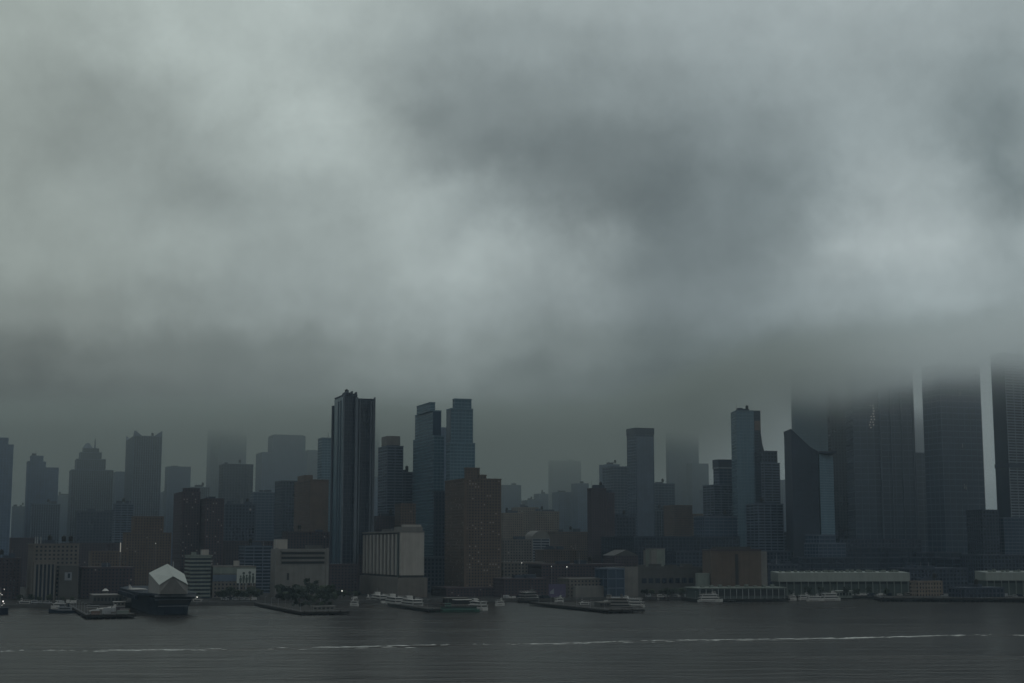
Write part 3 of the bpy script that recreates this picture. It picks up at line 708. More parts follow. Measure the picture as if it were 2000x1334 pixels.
# white consulate-like slab
t_ = T('hotel_slab', 'pale slab with vertical pilasters and a blank white end wall', 1430, 782, 1045, cat='building')
P = t_.o; Wd = solve(P, t_.u, Kx(828, 1045)); L = solve(P, t_.v, Kx(693, 1045)); zt = at(782, 1042, 1430).z - GZ; z0 = at(782, 1128, 1430).z - GZ
MB().box(.6, Wd, 0, L, z0 + 2, zt).build('facade', 'roof_felt', t_.root)
MB().box(0, Wd + .2, -.5, 3, z0 + 2, zt + 1).build('end_wall', 'white_wall', t_.root)
npil = 13
for k in range(npil):
    y_ = 9 + k * (L - 11) / (npil - 1); MB().box(-.9, .55, y_, y_ + (L / npil) * .42, z0 + 2, zt - .5).build('pilaster', 'white_wall', t_.root)
MB().box(-1.1, Wd + .4, -.7, L + .4, zt + 1.02, zt + 2.4).build('parapet', 'concrete', t_.root)
MB().box(-1.0, .5, 4, 8.2, z0, zt - .6).build('glazed_slot', 'shed_green', t_.root)
MB().box(2, Wd - .6, 2, 30, zt + 2.5, zt + 6.5).build('penthouse', 'concrete', t_.root); MB().box(3, Wd - 3, 40, 80, zt + 2.5, zt + 5).build('penthouse', 'concrete_dark', t_.root)
MB().box(5, Wd - 1.6, 4, 14, zt + 6.5, zt + 8.5).build('roof_housing', 'white_wall', t_.root)
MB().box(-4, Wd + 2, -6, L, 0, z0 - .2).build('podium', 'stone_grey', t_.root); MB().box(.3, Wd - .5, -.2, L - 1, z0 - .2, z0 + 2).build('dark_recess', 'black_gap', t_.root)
T('apartment_block', 'dark block behind the white slab hotel', 1560, 700, 1100, cat='building').blk(700, 765, 1085, L=30, st='brickd')
T('apartment_block', 'small brown block under the banded tower', 1600, 783, 1000, cat='building').blk(783, 812, 985, L=25, st='brick', lit=.02)
T('apartment_block', 'dark blue block between the white slab and the brown tower', 1560, 826, 1000, cat='building').blk(826, 880, 1090, L=30, st='fard')

# centre low row
T('pier_shed', 'long dark shed by the water right of the brown tower', 1420, 984, 1130, cat='building').blk(984, 1070, 1132, L=30, st='brickd', roof=2)
T('office_block', 'grey-brown flat block above the long dark shed', 1560, 983, 1108, cat='building').blk(983, 1066, 1100, L=40, st='stone', lit=.01)
T('depot', 'wide low dark depot behind the purple hoarding', 1520, 1058, 1108, cat='building').blk(1058, 1222, 1104, L=40, st='brickd', roof=3)
t_ = T('market_hall', 'brown-grey market hall behind the ferry pier', 1430, 1112, 1132, cat='building').blk(1112, 1184, 1132, L=30, st='stone')
ox, oy, Wd, L, z0, z1 = t_.last
MB().box(ox + 3, ox + Wd - 6, oy - 8, oy - .3, 0, z1 - 6).build('front_annex', 'concrete', t_.root)
t_ = T('glass_pavilion', 'dark green glazed pavilion beside the grey depot', 1425, 1186, 1112, cat='building').blk(1186, 1220, 1112, L=30, st='glass')
hd = thing('hoarding', 'purple painted hoarding between the dark shed and market hall', 'hoarding', at(1072, 1160, 1405) * 1, GRID); hd.location.z = GZ
MB().box(0, 17, 0, .5, 1, 13).build('panel', 'purple_paint', hd)
for i in range(4): MB().box(.5 + i * 5, .9 + i * 5, .55, 1, 0, 12.5).build('post', 'steel', hd)
MB().prism([(1, -.1), (5, -.1), (5, -.01), (1, -.01)], 4, 0, top=[6, 9, 9, 6]).build('printed_shape', 'frame_pale', hd)
# long grey depot
t_ = T('bus_depot', 'long low grey depot with a paler left end', 1450, 1220, 1108, cat='building')
P = t_.o; Wd = solve(P, t_.u, Kx(1384, 1108)); zt = at(1220, 1108, 1450).z - GZ
MB().box(0, Wd, 0, 50, 0, zt).build('wall', 'concrete_dark', t_.root); MB().box(-.4, 14, -.5, 8, 0, zt + .4).build('end_bay', 'concrete', t_.root)
for i in range(9): MB().box(18 + i * 7.2, 23 + i * 7.2, -.3, -.02, zt * .45, zt * .62).build('window', 'glass_dark', t_.root)
for i in range(4): MB().box(16 + i * 17, 26 + i * 17, 8, 16, zt, zt + 2 + (i % 2)).build('roof_housing', 'roof_felt', t_.root)
MB().box(-.3, Wd + .3, -.35, .2, zt - 1, zt + .7).build('parapet', 'concrete_dark', t_.root)
# drum building and gabled roof
t_ = T('storage_drum', 'pale round-ended building above the grey depot', 1540, 1288, 1072, cat='building')
zt = at(1288, 1073, 1540).z - GZ
MB().frustum(0, 10, 0, zt, 10, 10, 20).build('drum', 'concrete_green', t_.root); MB().frustum(0, 10, zt, zt + 1, 10.4, 10.4, 20).build('rim', 'concrete', t_.root)
MB().box(-9, -3, .5, 20, 0, zt - 1).build('side_block', 'concrete', t_.root)
t_ = T('apartment_block', 'dark low building with a gabled roof left of the pale round building', 1580, 1200, 1084, cat='building').blk(1200, 1246, 1085, L=30, st='brickd', cap=False)
ox, oy, Wd, L, z0, z1 = t_.last
MB().loft([[(ox - .5, oy - .5, z1), (ox + Wd + .5, oy - .5, z1), (ox + Wd / 2, oy - .5, z1 + 6)], [(ox - .5, oy + L, z1), (ox + Wd + .5, oy + L, z1), (ox + Wd / 2, oy + L, z1 + 6)]]).build('gable_roof', 'concrete_dark', t_.root)
# convention centre: long dark glass boxes
t_ = T('convention_centre', 'long flat dark glass convention hall behind the vent tower', 1640, 1238, 1050, cat='building').blk(1238, 1445, 1049, L=90, st='vertd')
t_.blk(1440, 1640, 1078, L=80, dD=40, st='fard').blk(1320, 1390, 1078, L=30, dD=-30, st='fard')
ox, oy, Wd, L, z0, z1 = t_.last
t_ = T('office_block', 'pale stepped podium at the foot of the wedge tower', 1660, 1598, 1046, cat='building').blk(1600, 1632, 1046, L=30, st='glassp').blk(1598, 1652, 1062, L=30, dD=-10, st='glassp')
T('rail_yard_deck', 'long dark layered podium below the ribbed giant', 1680, 1640, 1052, cat='building').blk(1640, 1800, 1054, L=40, st='fard').blk(1640, 1800, 1070, L=30, dD=-20, st='podium').blk(1560, 1840, 1090, L=20, dD=-45, st='podium')
T('office_block', 'dark podium below the broadest giant', 1690, 1790, 1076, cat='building').blk(1790, 1878, 1080, L=40, st='podium').blk(1860, 1935, 1092, L=30, dD=-30, st='podium')
T('office_block', 'low dark block below the right-hand banded giant', 1600, 1920, 1090, cat='building').blk(1920, 2030, 1085, L=40, st='fard')

# brick ventilation tower with a dark slit
t_ = T('vent_tower', 'square brown brick ventilation tower with a dark central slit', 1420, 1388, 1074, yaw=R(3), cat='building')
P = t_.o; Wd = solve(P, t_.u, Kx(1486, 1074)); zt = at(1388, 1076, 1420).z - GZ
MB().box(0, Wd, 0, 45, 0, zt).build('wall', 'brick_brown', t_.root)
MB().box(Wd * .48, Wd * .545, -.3, -.02, 3, zt - 3).build('louvre_slit', 'black_gap', t_.root)
for f_ in (.0, .235, .40, .565, .76): MB().box(Wd * f_, Wd * f_ + 1.5, -.45, -.02, 0, zt - 2).build('pilaster', 'brick_brown', t_.root)
MB().box(-.5, Wd + .5, -.6, 45.5, zt, zt + 1.5).build('cornice', 'brick_dark', t_.root)
MB().box(Wd + .02, Wd + 6, 1, 44, 0, zt - .5).build('side_bay', 'concrete', t_.root)
MB().box(Wd * .15, Wd * .85, 10, 35, zt + 1.5, zt + 4).build('roof_housing', 'roof_felt', t_.root)
MB().box(-11.5, -.6, 4, 20, 0, zt * .52).build('annex', 'concrete_green', t_.root)

# ferry terminal pier with a long grey-green shed
def pier(label, px, py, Wp, Lp, z=2.2, name='pier', m='concrete_dark', yaw=GRID, dl=0):
    o = on_z(px, py, z); u_, v_ = axes(yaw)
    r = thing(name, label, 'pier', (o.x, o.y, 0), yaw)
    MB().box(0, Wp, 0, Lp, z - .9, z).build('deck', 'deck_dark', r)
    MB().box(-.25, Wp + .25, -.3, -.02, z - 1.3, z + .25).build('fender', 'timber', r); MB().box(-.3, -.02, -.3, Lp, z - 1.3, z + .25).build('fender', 'timber', r)
    rl = MB()
    for i in range(int(Wp / 3)): rl.box(.3 + i * 3, .38 + i * 3, .3, .38, z, z + 1.1)
    for j in range(int(Lp / 3)): rl.box(.3, .38, .5 + j * 3, .58 + j * 3, z, z + 1.1)
    rl.box(.25, Wp - .2, .3, .38, z + 1.1, z + 1.2); rl.box(.3, .38, .4, Lp, z + 1.1, z + 1.2); rl.build('railing', 'steel', r, 'stuff')
    for i in range(int(Wp / 9)): MB().frustum(3 + i * 9, 1.2, z, z + .9, .35, .45, 8).build('bollard', 'timber', r)
    for j in range(int(Lp / 28)): MB().frustum(1.5, 10 + j * 28, z, z + 7, .12, .07, 6).box(1.4, 3, 9.9 + j * 28, 10.1 + j * 28, z + 6.8, z + 7).build('light_pole', 'steel', r)
    q = MB()
    for i in range(int(Wp / 4) + 1):
        q.frustum(min(Wp - .5, .5 + i * 4), .6, -3, z - .9, .35, .35, 6)
    for j in range(int(Lp / 5)): q.frustum(.6, 3 + j * 5, -3, z - .9, .35, .35, 6)
    q.build('pile', 'timber', r, 'stuff'); return r
r = pier('ferry terminal pier carrying the long grey-green shed', 1362, 1171, 90, 45, yaw=R(12))
t_ = thing('ferry_terminal', 'long flat grey-green ferry terminal in front of the vent tower', 'building', r.location + Vector((2, 3, 2.2)), R(12))
MB().box(0, 84, 1, 36, 0, 9.5).build('wall', 'shed_green', t_); MB().box(-1.5, 85.5, -1, 37, 9.5, 10.6).build('roof', 'concrete_green', t_)
for i in range(14): MB().box(2 + i * 5.9, 6.6 + i * 5.9, .75, .98, 3, 8).build('window', 'boat_glass', t_)
for i in range(15): MB().box(.6 + i * 5.9, 1.1 + i * 5.9, -.6, -.1, 0, 9.5).build('column', 'steel', t_)
for i in range(9): MB().box(6 + i * 8.6, 9 + i * 8.6, 10, 14, 10.6, 12 + .5 * (i % 3)).build('roof_vent', 'concrete_green', t_)
# long pale-roofed sheds
def long_shed(label, x0, x1, yt, D, hroof, vents):
    P_ = at(x0, yt, D); t2 = thing('pier_shed', label, 'building', (P_.x, P_.y, GZ), GRID * .35)
    uu, vv = axes(GRID * .35); w = solve(Vector((P_.x, P_.y)), uu, Kx(x1, yt)); z1 = P_.z - GZ
    MB().loft([[(-1, -1.5, z1 - hroof), (-1, -1.0, z1), (-1, 24, z1 + 1.2), (-1, 24, z1 - hroof)], [(w + 1, -1.5, z1 - hroof), (w + 1, -1.0, z1), (w + 1, 24, z1 + 1.2), (w + 1, 24, z1 - hroof)]]).build('roof', 'shed_roof', t2)
    MB().box(.5, w - .5, 1.5, 23, 0, z1 - hroof).build('wall', 'shed_green', t2)
    MB().box(0, w, 1.2, 1.45, z1 - hroof - 2.5, z1 - hroof - .1).build('eave_shade_strip', 'black_gap', t2)  # solid black strip standing in for shade under the roof edge
    n = int(w / 7)
    for i in range(n + 1): MB().box(i * (w - 1) / n, i * (w - 1) / n + .8, -.8, 0, 0, z1 - hroof).build('column', 'concrete_green', t2)
    rr = random.Random(int(x0))
    for i in range(vents):
        x_ = 3 + (w - 8) * (i + rr.random() * .6) / vents; MB().box(x_, x_ + rr.uniform(1, 3.5), 6, 10, z1, z1 + rr.uniform(1.6, 3.2)).build('roof_vent', 'concrete_green', t2)
    return t2
long_shed('long shed with a pale flat roof edge, right of the vent tower', 1521, 1774, 1119, 1470, 8.5, 26)
long_shed('pale-roofed shed cut off by the right frame edge', 1926, 2040, 1118, 1480, 8, 8)
T('guard_building', 'small brownish building at the end of the long pale shed', 1440, 1793, 1136, cat='building').blk(1793, 1841, 1137, L=14, st='tan', roof=2)
T('warehouse', 'dark blue shed standing on the right-hand pier', 1400, 1884, 1150, cat='building').blk(1884, 1962, 1150, L=25, st='fard', roof=1)
T('warehouse', 'flat dark warehouse behind the small brownish building', 1540, 1776, 1112, cat='building').blk(1776, 1890, 1112, L=40, st='fard', roof=3)
T('warehouse', 'dark low warehouse under the long pale shed roof', 1530, 1500, 1115, cat='building').blk(1500, 1560, 1104, L=30, st='fard', roof=2)
pier('broad dark pier sloping out at the right frame edge', 1720, 1168, 330, 60, 3.2, yaw=R(-7))

# ------------------------------------------------------------------ carrier ship with a tent on its stern
st_ = on_z(338, 1201)
ship = thing('museum_ship', 'huge dark navy warship moored stern out, carrying the pale tent', 'ship', (st_.x, st_.y, 0), GRID)
def ring(y, hw, zk, zd, fl):                                # hull section: half width, keel, deck, flare
    return [(-hw, y, zd), (-hw * fl, y, zd * .45), (-hw * fl * .9, y, zk), (hw * fl * .9, y, zk), (hw * fl, y, zd * .45), (hw, y, zd)]
hull = [ring(0, 13, .5, 12, .55), ring(6, 15, -3, 12.5, .8), ring(30, 16, -4, 13, .95), ring(150, 16, -4, 13, .95), ring(215, 11, -4, 13.5, .8), ring(245, 2, -3, 14, .4)]
MB().loft(hull).build('hull', 'navy_hull', ship)
MB().box(-10.5, 10.5, -.6, 5, 8.2, 11).build('hangar_opening', 'black_gap', ship)
fd = [(-14, -3, 0), (15.5, -3, 0), (18.5, 12, 0), (18.5, 190, 0), (9, 240, 0), (-9, 240, 0), (-22, 180, 0), (-22, 30, 0), (-15, 6, 0)]
MB().prism([(a, b_) for a, b_, c_ in fd], 13.8, 15.6).build('flight_deck', 'navy_hull', ship)
MB().box(-14.2, 15.6, -3.5, -3.05, 13.2, 15.0).build('stern_gallery', 'ship_grey', ship)
for z_, w_ in ((6.2, 11), (10.9, 13.5)): MB().box(-w_, w_, -.55, -.1, z_, z_ + .5).build('stern_rail', 'ship_grey', ship)
for i in range(12): MB().box(-24.5, -22.1, 34 + i * 12, 40 + i * 12, 10.5, 13.6).build('sponson', 'navy_hull', ship)
isl = MB().box(9, 17, 95, 130, 15.6, 24).build('island', 'ship_grey', ship); MB().box(10, 16, 100, 118, 24.05, 29).build('bridge', 'ship_grey', isl); MB().frustum(13, 110, 29, 38, .8, .4, 8).build('mast', 'steel', isl)
DT = 1118
tent = thing('tent_pavilion', 'big pale fabric tent with a peaked roof on the ship stern', 'tent', (st_.x, st_.y, 0), GRID)
def tl(px, py, D):
    p_ = at(px, py, D); r_ = Vector((p_.x - st_.x, p_.y - st_.y)); return Vector((r_.dot(U), r_.dot(V), p_.z))
a1, a2, a3, a4 = tl(311, 1143, 1106), tl(338, 1126, 1104), tl(367, 1142, 1112), tl(368.5, 1140, 1114)
b1, b2, b3 = tl(290.5, 1120, 1142), tl(327, 1102, 1140), tl(360, 1122, 1150)
zd = 15.6
def drop(p_): return Vector((p_.x, p_.y, zd))
TH = Vector((0, 0, .35))
def slab(pts, name, m):
    q = MB(); top = [p_ + TH for p_ in pts]; q.loft([pts, top]).build(name, m, tent)
slab([a1, a2, b2, b1], 'roof_panel', 'canvas'); slab([a2, a3, b3, b2], 'roof_panel', 'canvas')
ins = Vector((0, .8, -.1))
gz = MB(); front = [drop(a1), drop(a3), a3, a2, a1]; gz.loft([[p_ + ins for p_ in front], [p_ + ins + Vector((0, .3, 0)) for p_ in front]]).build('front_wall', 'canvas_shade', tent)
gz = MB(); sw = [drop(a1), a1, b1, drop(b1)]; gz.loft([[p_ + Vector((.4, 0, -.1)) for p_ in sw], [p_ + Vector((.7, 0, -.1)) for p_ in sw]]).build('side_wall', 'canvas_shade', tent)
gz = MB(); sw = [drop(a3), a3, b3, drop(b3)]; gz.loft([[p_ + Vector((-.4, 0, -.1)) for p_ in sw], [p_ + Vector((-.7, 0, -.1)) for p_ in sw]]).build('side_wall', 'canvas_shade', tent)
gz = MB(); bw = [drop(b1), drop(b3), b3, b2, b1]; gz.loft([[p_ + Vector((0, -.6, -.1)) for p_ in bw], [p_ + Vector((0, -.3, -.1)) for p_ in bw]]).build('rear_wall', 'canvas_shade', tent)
for f_ in (.25, .5, .75):
    q = drop(a1).lerp(drop(a3), f_); hgt = (a1.lerp(a2, f_ * 2) if f_ <= .5 else a2.lerp(a3, f_ * 2 - 1)).z
    MB().box(q.x - .2, q.x + .2, q.y + .45, q.y + .75, zd, hgt - .6).build('frame_rib', 'steel', tent)

# aircraft standing about
def jet(label, x, y, z, rz, s=1.0, m='boat_white', parentloc=None):
    j = thing('jet_aircraft', label, 'aircraft', (x, y, z), rz, 'aircraft on show')
    secs = [(-7.5, .15, 1.7), (-6, .6, 1.7), (-3, .95, 1.8), (2, 1.05, 1.9), (5.5, .8, 1.9), (7.5, .45, 2.0)]
    MB().loft([[(yy * s, r_ * s * cos(2 * pi * k / 10), zz_ * s + r_ * s * sin(2 * pi * k / 10)) for k in range(10)] for yy, r_, zz_ in secs]).build('fuselage', m, j)
    for sg in (-1, 1):
        w1 = [(-1.5, .7 * sg), (1.5, 6.5 * sg), (3.6, 6.5 * sg), (3.6, .7 * sg)]; q = [(a_ * s, b_ * s) for a_, b_ in w1]
        MB().prism(q if sg > 0 else q[::-1], 1.6 * s, 1.85 * s).build('wing', m, j)
        w2 = [(5.2, .5 * sg), (6.6, 2.8 * sg), (7.6, 2.8 * sg), (7.4, .5 * sg)]; q = [(a_ * s, b_ * s) for a_, b_ in w2]
        MB().prism(q if sg > 0 else q[::-1], 1.9 * s, 2.1 * s).build('tailplane', m, j)
    MB().loft([[(4.6 * s, -.12 * s, 2.5 * s), (7.6 * s, -.12 * s, 2.3 * s), (7.9 * s, -.12 * s, 5.4 * s), (6.8 * s, -.12 * s, 5.4 * s)], [(4.6 * s, .12 * s, 2.5 * s), (7.6 * s, .12 * s, 2.3 * s), (7.9 * s, .12 * s, 5.4 * s), (6.8 * s, .12 * s, 5.4 * s)]]).build('fin', m, j)
    for (a_, b_) in ((-4.5, 0), (1.6, 1.4), (1.6, -1.4)): MB().frustum(a_ * s, b_ * s, 0, 1.3 * s, .25 * s, .2 * s, 6).build('landing_gear', 'steel', j)
    return j
p = at(270, 1148, 1165); jet('pale jet aircraft on the deck left of the tent', p.x, p.y, 15.6, R(170), 1.0)

pr = pier('long pier beside the warship with parked white aircraft', 168, 1202, 34, 190, 2.6)
for lab, px_, py_, rz_, s_ in (('white jet parked near the end of the pier, nose right', 206, 1194, R(10), .95), ('small white jet at the left edge of the pier', 182, 1196, R(60), .6), ('small white jet near the warship side of the pier', 218, 1189, R(-30), .6), ('pale jet farther in on the pier with pointed tail', 196, 1178, R(30), .8)):
    p = on_z(px_, py_, 2.6); jet(lab, p.x, p.y, 2.62, rz_, s_)
def box_hut(name, label, cat, px_, py_, w_, l_, h_, m, roofm, z=2.6, yaw=GRID):
    p = on_z(px_, py_, z); r_ = thing(name, label, cat, (p.x, p.y, z), yaw)
    MB().box(0, w_, 0, l_, 0, h_).build('wall', m, r_); MB().box(-.4, w_ + .4, -.4, l_ + .4, h_, h_ + .5).build('roof', roofm, r_)
    n = max(2, int(w_ / 3))
    for i in range(n): MB().box(.5 + i * (w_ - .6) / n, .5 + i * (w_ - .6) / n + (w_ / n) * .55, -.15, -.02, h_ * .35, h_ * .75).build('window', 'boat_glass', r_)
    return r_
box_hut('visitor_building', 'low grey visitor building on the warship pier', 'building', 182, 1180, 24, 40, 7, 'concrete_dark', 'concrete')
box_hut('ticket_hut', 'small white-roofed hut among the pier aircraft', 'hut', 222, 1184, 9, 5, 3.2, 'concrete', 'boat_white')
box_hut('display_canopy', 'white canopy structure halfway along the warship pier', 'canopy', 226, 1172, 10, 6, 3.5, 'concrete_dark', 'boat_white')
# small dome tents on the quay
for lab, px_, py_ in (('small white domed kiosk near the dark flat shed', 206, 1152),):
    p = at(px_, py_, 1330); k_ = thing('kiosk', lab, 'kiosk', (p.x, p.y, GZ), 0)
    MB().frustum(0, 0, 0, 9, 2.6, 2.6, 10).build('wall', 'concrete_dark', k_); MB().frustum(0, 0, 9, 11, 3.2, 1.0, 10).build('roof', 'boat_white', k_)

# ------------------------------------------------------------------ boats
def hull_mesh(Lb, Wb, h, m, name, parent, sheer=.8):
    rs = []
    for f_, hw, up in ((0, .75, .15), (.06, .92, .05), (.3, 1, 0), (.65, .98, .1), (.85, .7, .45), (.95, .34, .8), (1, .04, 1)):
        w_ = Wb / 2 * hw; z_ = h + sheer * up; y_ = f_ * Lb
        rs.append([(-w_, y_, z_), (-w_ * .9, y_, .15), (-w_ * .55, y_, -.8), (w_ * .55, y_, -.8), (w_ * .9, y_, .15), (w_, y_, z_)])
    return MB().loft(rs).build(name, m, parent)
def ferry(label, px, py, Lb, Wb, decks, yaw, hullm='boat_white', housem='boat_white', group='excursion boats at the piers', funnel=True, name='excursion_boat', roofm='boat_white'):
    p = on_z(px, py); r_ = thing(name, label, 'boat', (p.x, p.y, 0), yaw, group)
    hl = hull_mesh(Lb, Wb, 1.9, hullm, 'hull', r_); MB().box(-Wb / 2 - .05, Wb / 2 + .05, .1 * Lb, .62 * Lb, 1.0, 1.3).build('rubbing_strake', 'timber', hl)
    z_ = 1.95
    for k in range(decks):
        y0, y1, w_ = .06 * Lb + k * 1.2, .80 * Lb - k * Lb * .07, Wb * .9 - k * .5
        dk = MB().box(-w_ / 2, w_ / 2, y0, y1, z_, z_ + 2.2).build('deck_house', housem, r_)
        MB().box(-w_ / 2 - .06, w_ / 2 + .06, y0 + .6, y1 - .6, z_ + .95, z_ + 1.8).build('window_strip', 'boat_glass', dk)
        MB().box(-w_ / 2 + .8, w_ / 2 - .8, y0 - .06, y1 + .06, z_ + .95, z_ + 1.8).build('end_window', 'boat_glass', dk)
        MB().box(-Wb * .48, Wb * .48, y0 - 1, y1 + 1.2, z_ + 2.21, z_ + 2.42).build('deck_edge', roofm, r_)
        z_ += 2.45
    q = MB()
    for sg in (-1, 1):
        for i in range(int(Lb * .6 / 2)): q.box(sg * Wb * .45 - .04, sg * Wb * .45 + .04, .1 * Lb + i * 2, .1 * Lb + i * 2 + .08, z_, z_ + 1)
        q.box(sg * Wb * .45 - .05, sg * Wb * .45 + .05, .1 * Lb, .7 * Lb, z_ + 1, z_ + 1.1)
    q.build('railing', 'boat_white', r_, 'stuff')
    wh = MB().box(-Wb * .26, Wb * .26, .58 * Lb, .70 * Lb, z_, z_ + 2.3).build('wheelhouse', housem, r_)
    MB().box(-Wb * .27, Wb * .27, .59 * Lb, .705 * Lb, z_ + 1.1, z_ + 1.9).build('wheelhouse_window', 'boat_glass', wh)
    if funnel: MB().frustum(0, .3 * Lb, z_, z_ + 3, 1.1, .9, 10).build('funnel', 'concrete_dark', r_)
    MB().frustum(0, .64 * Lb, z_ + 2.3, z_ + 6, .12, .06, 6).build('mast', 'steel', r_)
    return r_
YP = GRID
ferry('white triple-deck excursion boat, left of three by the slab hotel', 752, 1178, 42, 9.5, 2, YP)
ferry('white triple-deck excursion boat, middle of three by the slab hotel', 783, 1183, 44, 9.5, 2, YP)
ferry('white triple-deck excursion boat, right of three by the slab hotel', 818, 1188, 46, 10, 2, YP)
pier('dark pier between the white excursion boats and the green boat', 838, 1190, 16, 120, 2.4)
ferry('green-hulled boat moored across the pier end, below the brown tower', 936, 1195, 38, 8, 1, GRID + R(78), 'boat_green', 'boat_green', funnel=False, roofm='timber')
ferry('white boat at the right end of the green boat', 948, 1192.5, 26, 7, 2, GRID + R(12))
for lab, px_, py_ in (('long low canopy with white roof edge on the pier behind the green boat', 870, 1178), ('second low white-edged canopy nearer the brown tower', 890, 1182)):
    box_hut('pier_canopy', lab, 'canopy', px_, py_, 20, 8, 4, 'timber', 'boat_white' if '890' in str(px_) else 'concrete')
ferry('dim paddle-style boat with white rails at the dark shed', 1016, 1177, 22, 10, 3, GRID - R(70), 'timber', 'concrete_dark', funnel=False)
pr2 = pier('ferry pier running out with white ferries at its end', 1188, 1192, 30, 170, 2.4)
ferry('busy white ferry at the end of the central pier', 1236, 1190.5, 30, 9, 3, GRID + R(60), 'concrete_dark', 'concrete')
ferry('small white ferry behind the busy one at the central pier', 1258, 1186, 24, 7.5, 2, GRID + R(50), 'boat_white', 'boat_white', funnel=False)
for i, (px_, py_) in enumerate(((1172, 1186), (1190, 1183), (1205, 1178))):
    box_hut('pier_hut', ('low grey hut at the left of the central ferry pier', 'low grey hut in the middle of the central ferry pier', 'low grey hut at the root of the central ferry pier')[i], 'hut', px_, py_, 9, 12, 3.5, 'concrete_dark', 'concrete', 2.4)
ferry('sleek white yacht moored left of the ferry terminal', 1364, 1176, 24, 6.5, 2, GRID - R(95), funnel=False, name='yacht', group='yachts along the quay')
def yacht(label, px, py, Lb, yaw): return ferry(label, px, py, Lb, Lb * .24, 1, yaw, funnel=False, name='yacht', group='yachts along the quay')
yacht('small white yacht, first right of the ferry terminal', 1560, 1172, 15, GRID - R(80))
yacht('white motor yacht, second right of the ferry terminal', 1576, 1174.5, 17, GRID - R(95))
ferry('tall white yacht, third right of the ferry terminal', 1604, 1174, 22, 6.5, 2, GRID - R(85), funnel=False, name='yacht', group='yachts along the quay')
box_hut('boat_cover', 'pale covered boat shelter right of the yachts', 'shelter', 1634, 1168, 16, 12, 6.5, 'concrete_green', 'canvas', 1.0, R(8))
yacht('small grey-white boat in front of the trees, right of central pier', 1318, 1169, 14, GRID - R(90))
yacht('low white boat beside the row of quay trees', 1338, 1170, 12, GRID - R(85))
# tug
tg = thing('tugboat', 'small dark blue tugboat near the left edge', 'boat', on_z(156, 1197), GRID + R(82))
hull_mesh(23, 7.5, 1.9, 'navy_hull', 'hull', tg, 1.6)
dh = MB().box(-2.4, 2.4, 6, 16, 1.9, 4.5).build('deck_house', 'ship_grey', tg); MB().box(-2.46, 2.46, 7, 15, 3, 3.9).build('window_strip', 'boat_glass', dh)
wh = MB().box(-1.7, 1.7, 11, 15, 4.5, 7).build('wheelhouse', 'ship_grey', tg); MB().box(-1.76, 1.76, 11.4, 15.06, 5.5, 6.5).build('window', 'boat_glass', wh)
MB().frustum(0, 8.6, 4.5, 7.4, .7, .6, 8).build('funnel', 'navy_hull', tg); MB().frustum(0, 13, 7, 11, .1, .06, 6).build('mast', 'steel', tg)
# dark barge cut by the left edge
bg_ = thing('barge', 'dark ship stern cut off by the left frame edge', 'boat', on_z(16, 1200), GRID + R(88))
hull_mesh(60, 14, 5, 'navy_hull', 'hull', bg_); MB().box(-5, 5, 10, 24, 5, 14).build('deck_house', 'shed_green', bg_); MB().frustum(0, 6, 5, 20, .3, .15, 6).build('mast', 'steel', bg_)
bl = MB()
for (y_, z_, s_) in ((4, 9.5, .7), (3.2, 8.2, .35), (5, 14.5, .4), (6, 15.5, .3), (3.6, 18.5, .35), (4.6, 7, .25)): bl.frustum(-5.2, y_, z_, z_ + s_, s_ / 2, s_ / 2, 6)
bl.build('deck_light', 'lamp_glow', bg_)
pier('low park pier reaching out right of the grey power block', 588, 1196, 36, 190, 2.2, m='timber')

# ------------------------------------------------------------------ trees and lamps
def crown_mesh(seed, r, h, m, n=760, leaf=.8):
    rnd = random.Random(seed); q = MB(); cl = []
    for i in range(15):
        a = rnd.uniform(0, 2 * pi); rr = r * math.sqrt(rnd.random()) * .75; cl.append((rr * cos(a), rr * sin(a), h * rnd.uniform(.42, .92), r * rnd.uniform(.28, .5)))
    for i in range(n):
        cx, cy, cz, cr = rnd.choice(cl); d_ = Vector((rnd.gauss(0, 1), rnd.gauss(0, 1), rnd.gauss(0, .8))).normalized() * cr * rnd.uniform(.5, 1.05)
        c_ = Vector((cx, cy, cz)) + d_; u_ = Vector((rnd.gauss(0, 1), rnd.gauss(0, 1), rnd.gauss(0, 1))).normalized(); v_ = u_.orthogonal().normalized(); s_ = leaf * rnd.uniform(.5, 1.2)
        q.poly([c_ + u_ * s_, c_ + v_ * s_ * .6, c_ - u_ * s_, c_ - v_ * s_ * .6])
    return q.mesh('crown', m)
def trunk_mesh(seed, h):
    rnd = random.Random(seed); q = MB().tube((0, 0, 0), (.1, .05, h * .5), .28, .18)
    for i in range(6):
        a = rnd.uniform(0, 2 * pi); z_ = h * rnd.uniform(.3, .5); q.tube((.07, .03, z_), (cos(a) * h * .22, sin(a) * h * .22, z_ + h * rnd.uniform(.2, .38)), .13, .04, 5)
    return q.mesh('trunk', 'bark')
CR = [(crown_mesh(i, 3.6 + .5 * (i % 3), 9 + i % 3, 'leaves' if i % 2 else 'leaves_dark'), trunk_mesh(i + 40, 9 + i % 3)) for i in range(4)]
CR.append((crown_mesh(11, 2.3, 14, 'leaves_dark', 420), trunk_mesh(51, 13)))
ORD = ['first', 'second', 'third', 'fourth', 'fifth', 'sixth', 'seventh', 'eighth', 'ninth', 'tenth', 'eleventh', 'twelfth', 'thirteenth', 'fourteenth', 'fifteenth', 'last']
def tree(label, px, py, D, k, s, group):
    p = at(px, py, D); tr = thing('tree', label, 'tree', (p.x, p.y, GZ), random.uniform(0, 6), group); tr.scale = (s, s, s * random.uniform(.9, 1.1))
    link('crown', CR[k][0], tr); link('trunk', CR[k][1], tr)
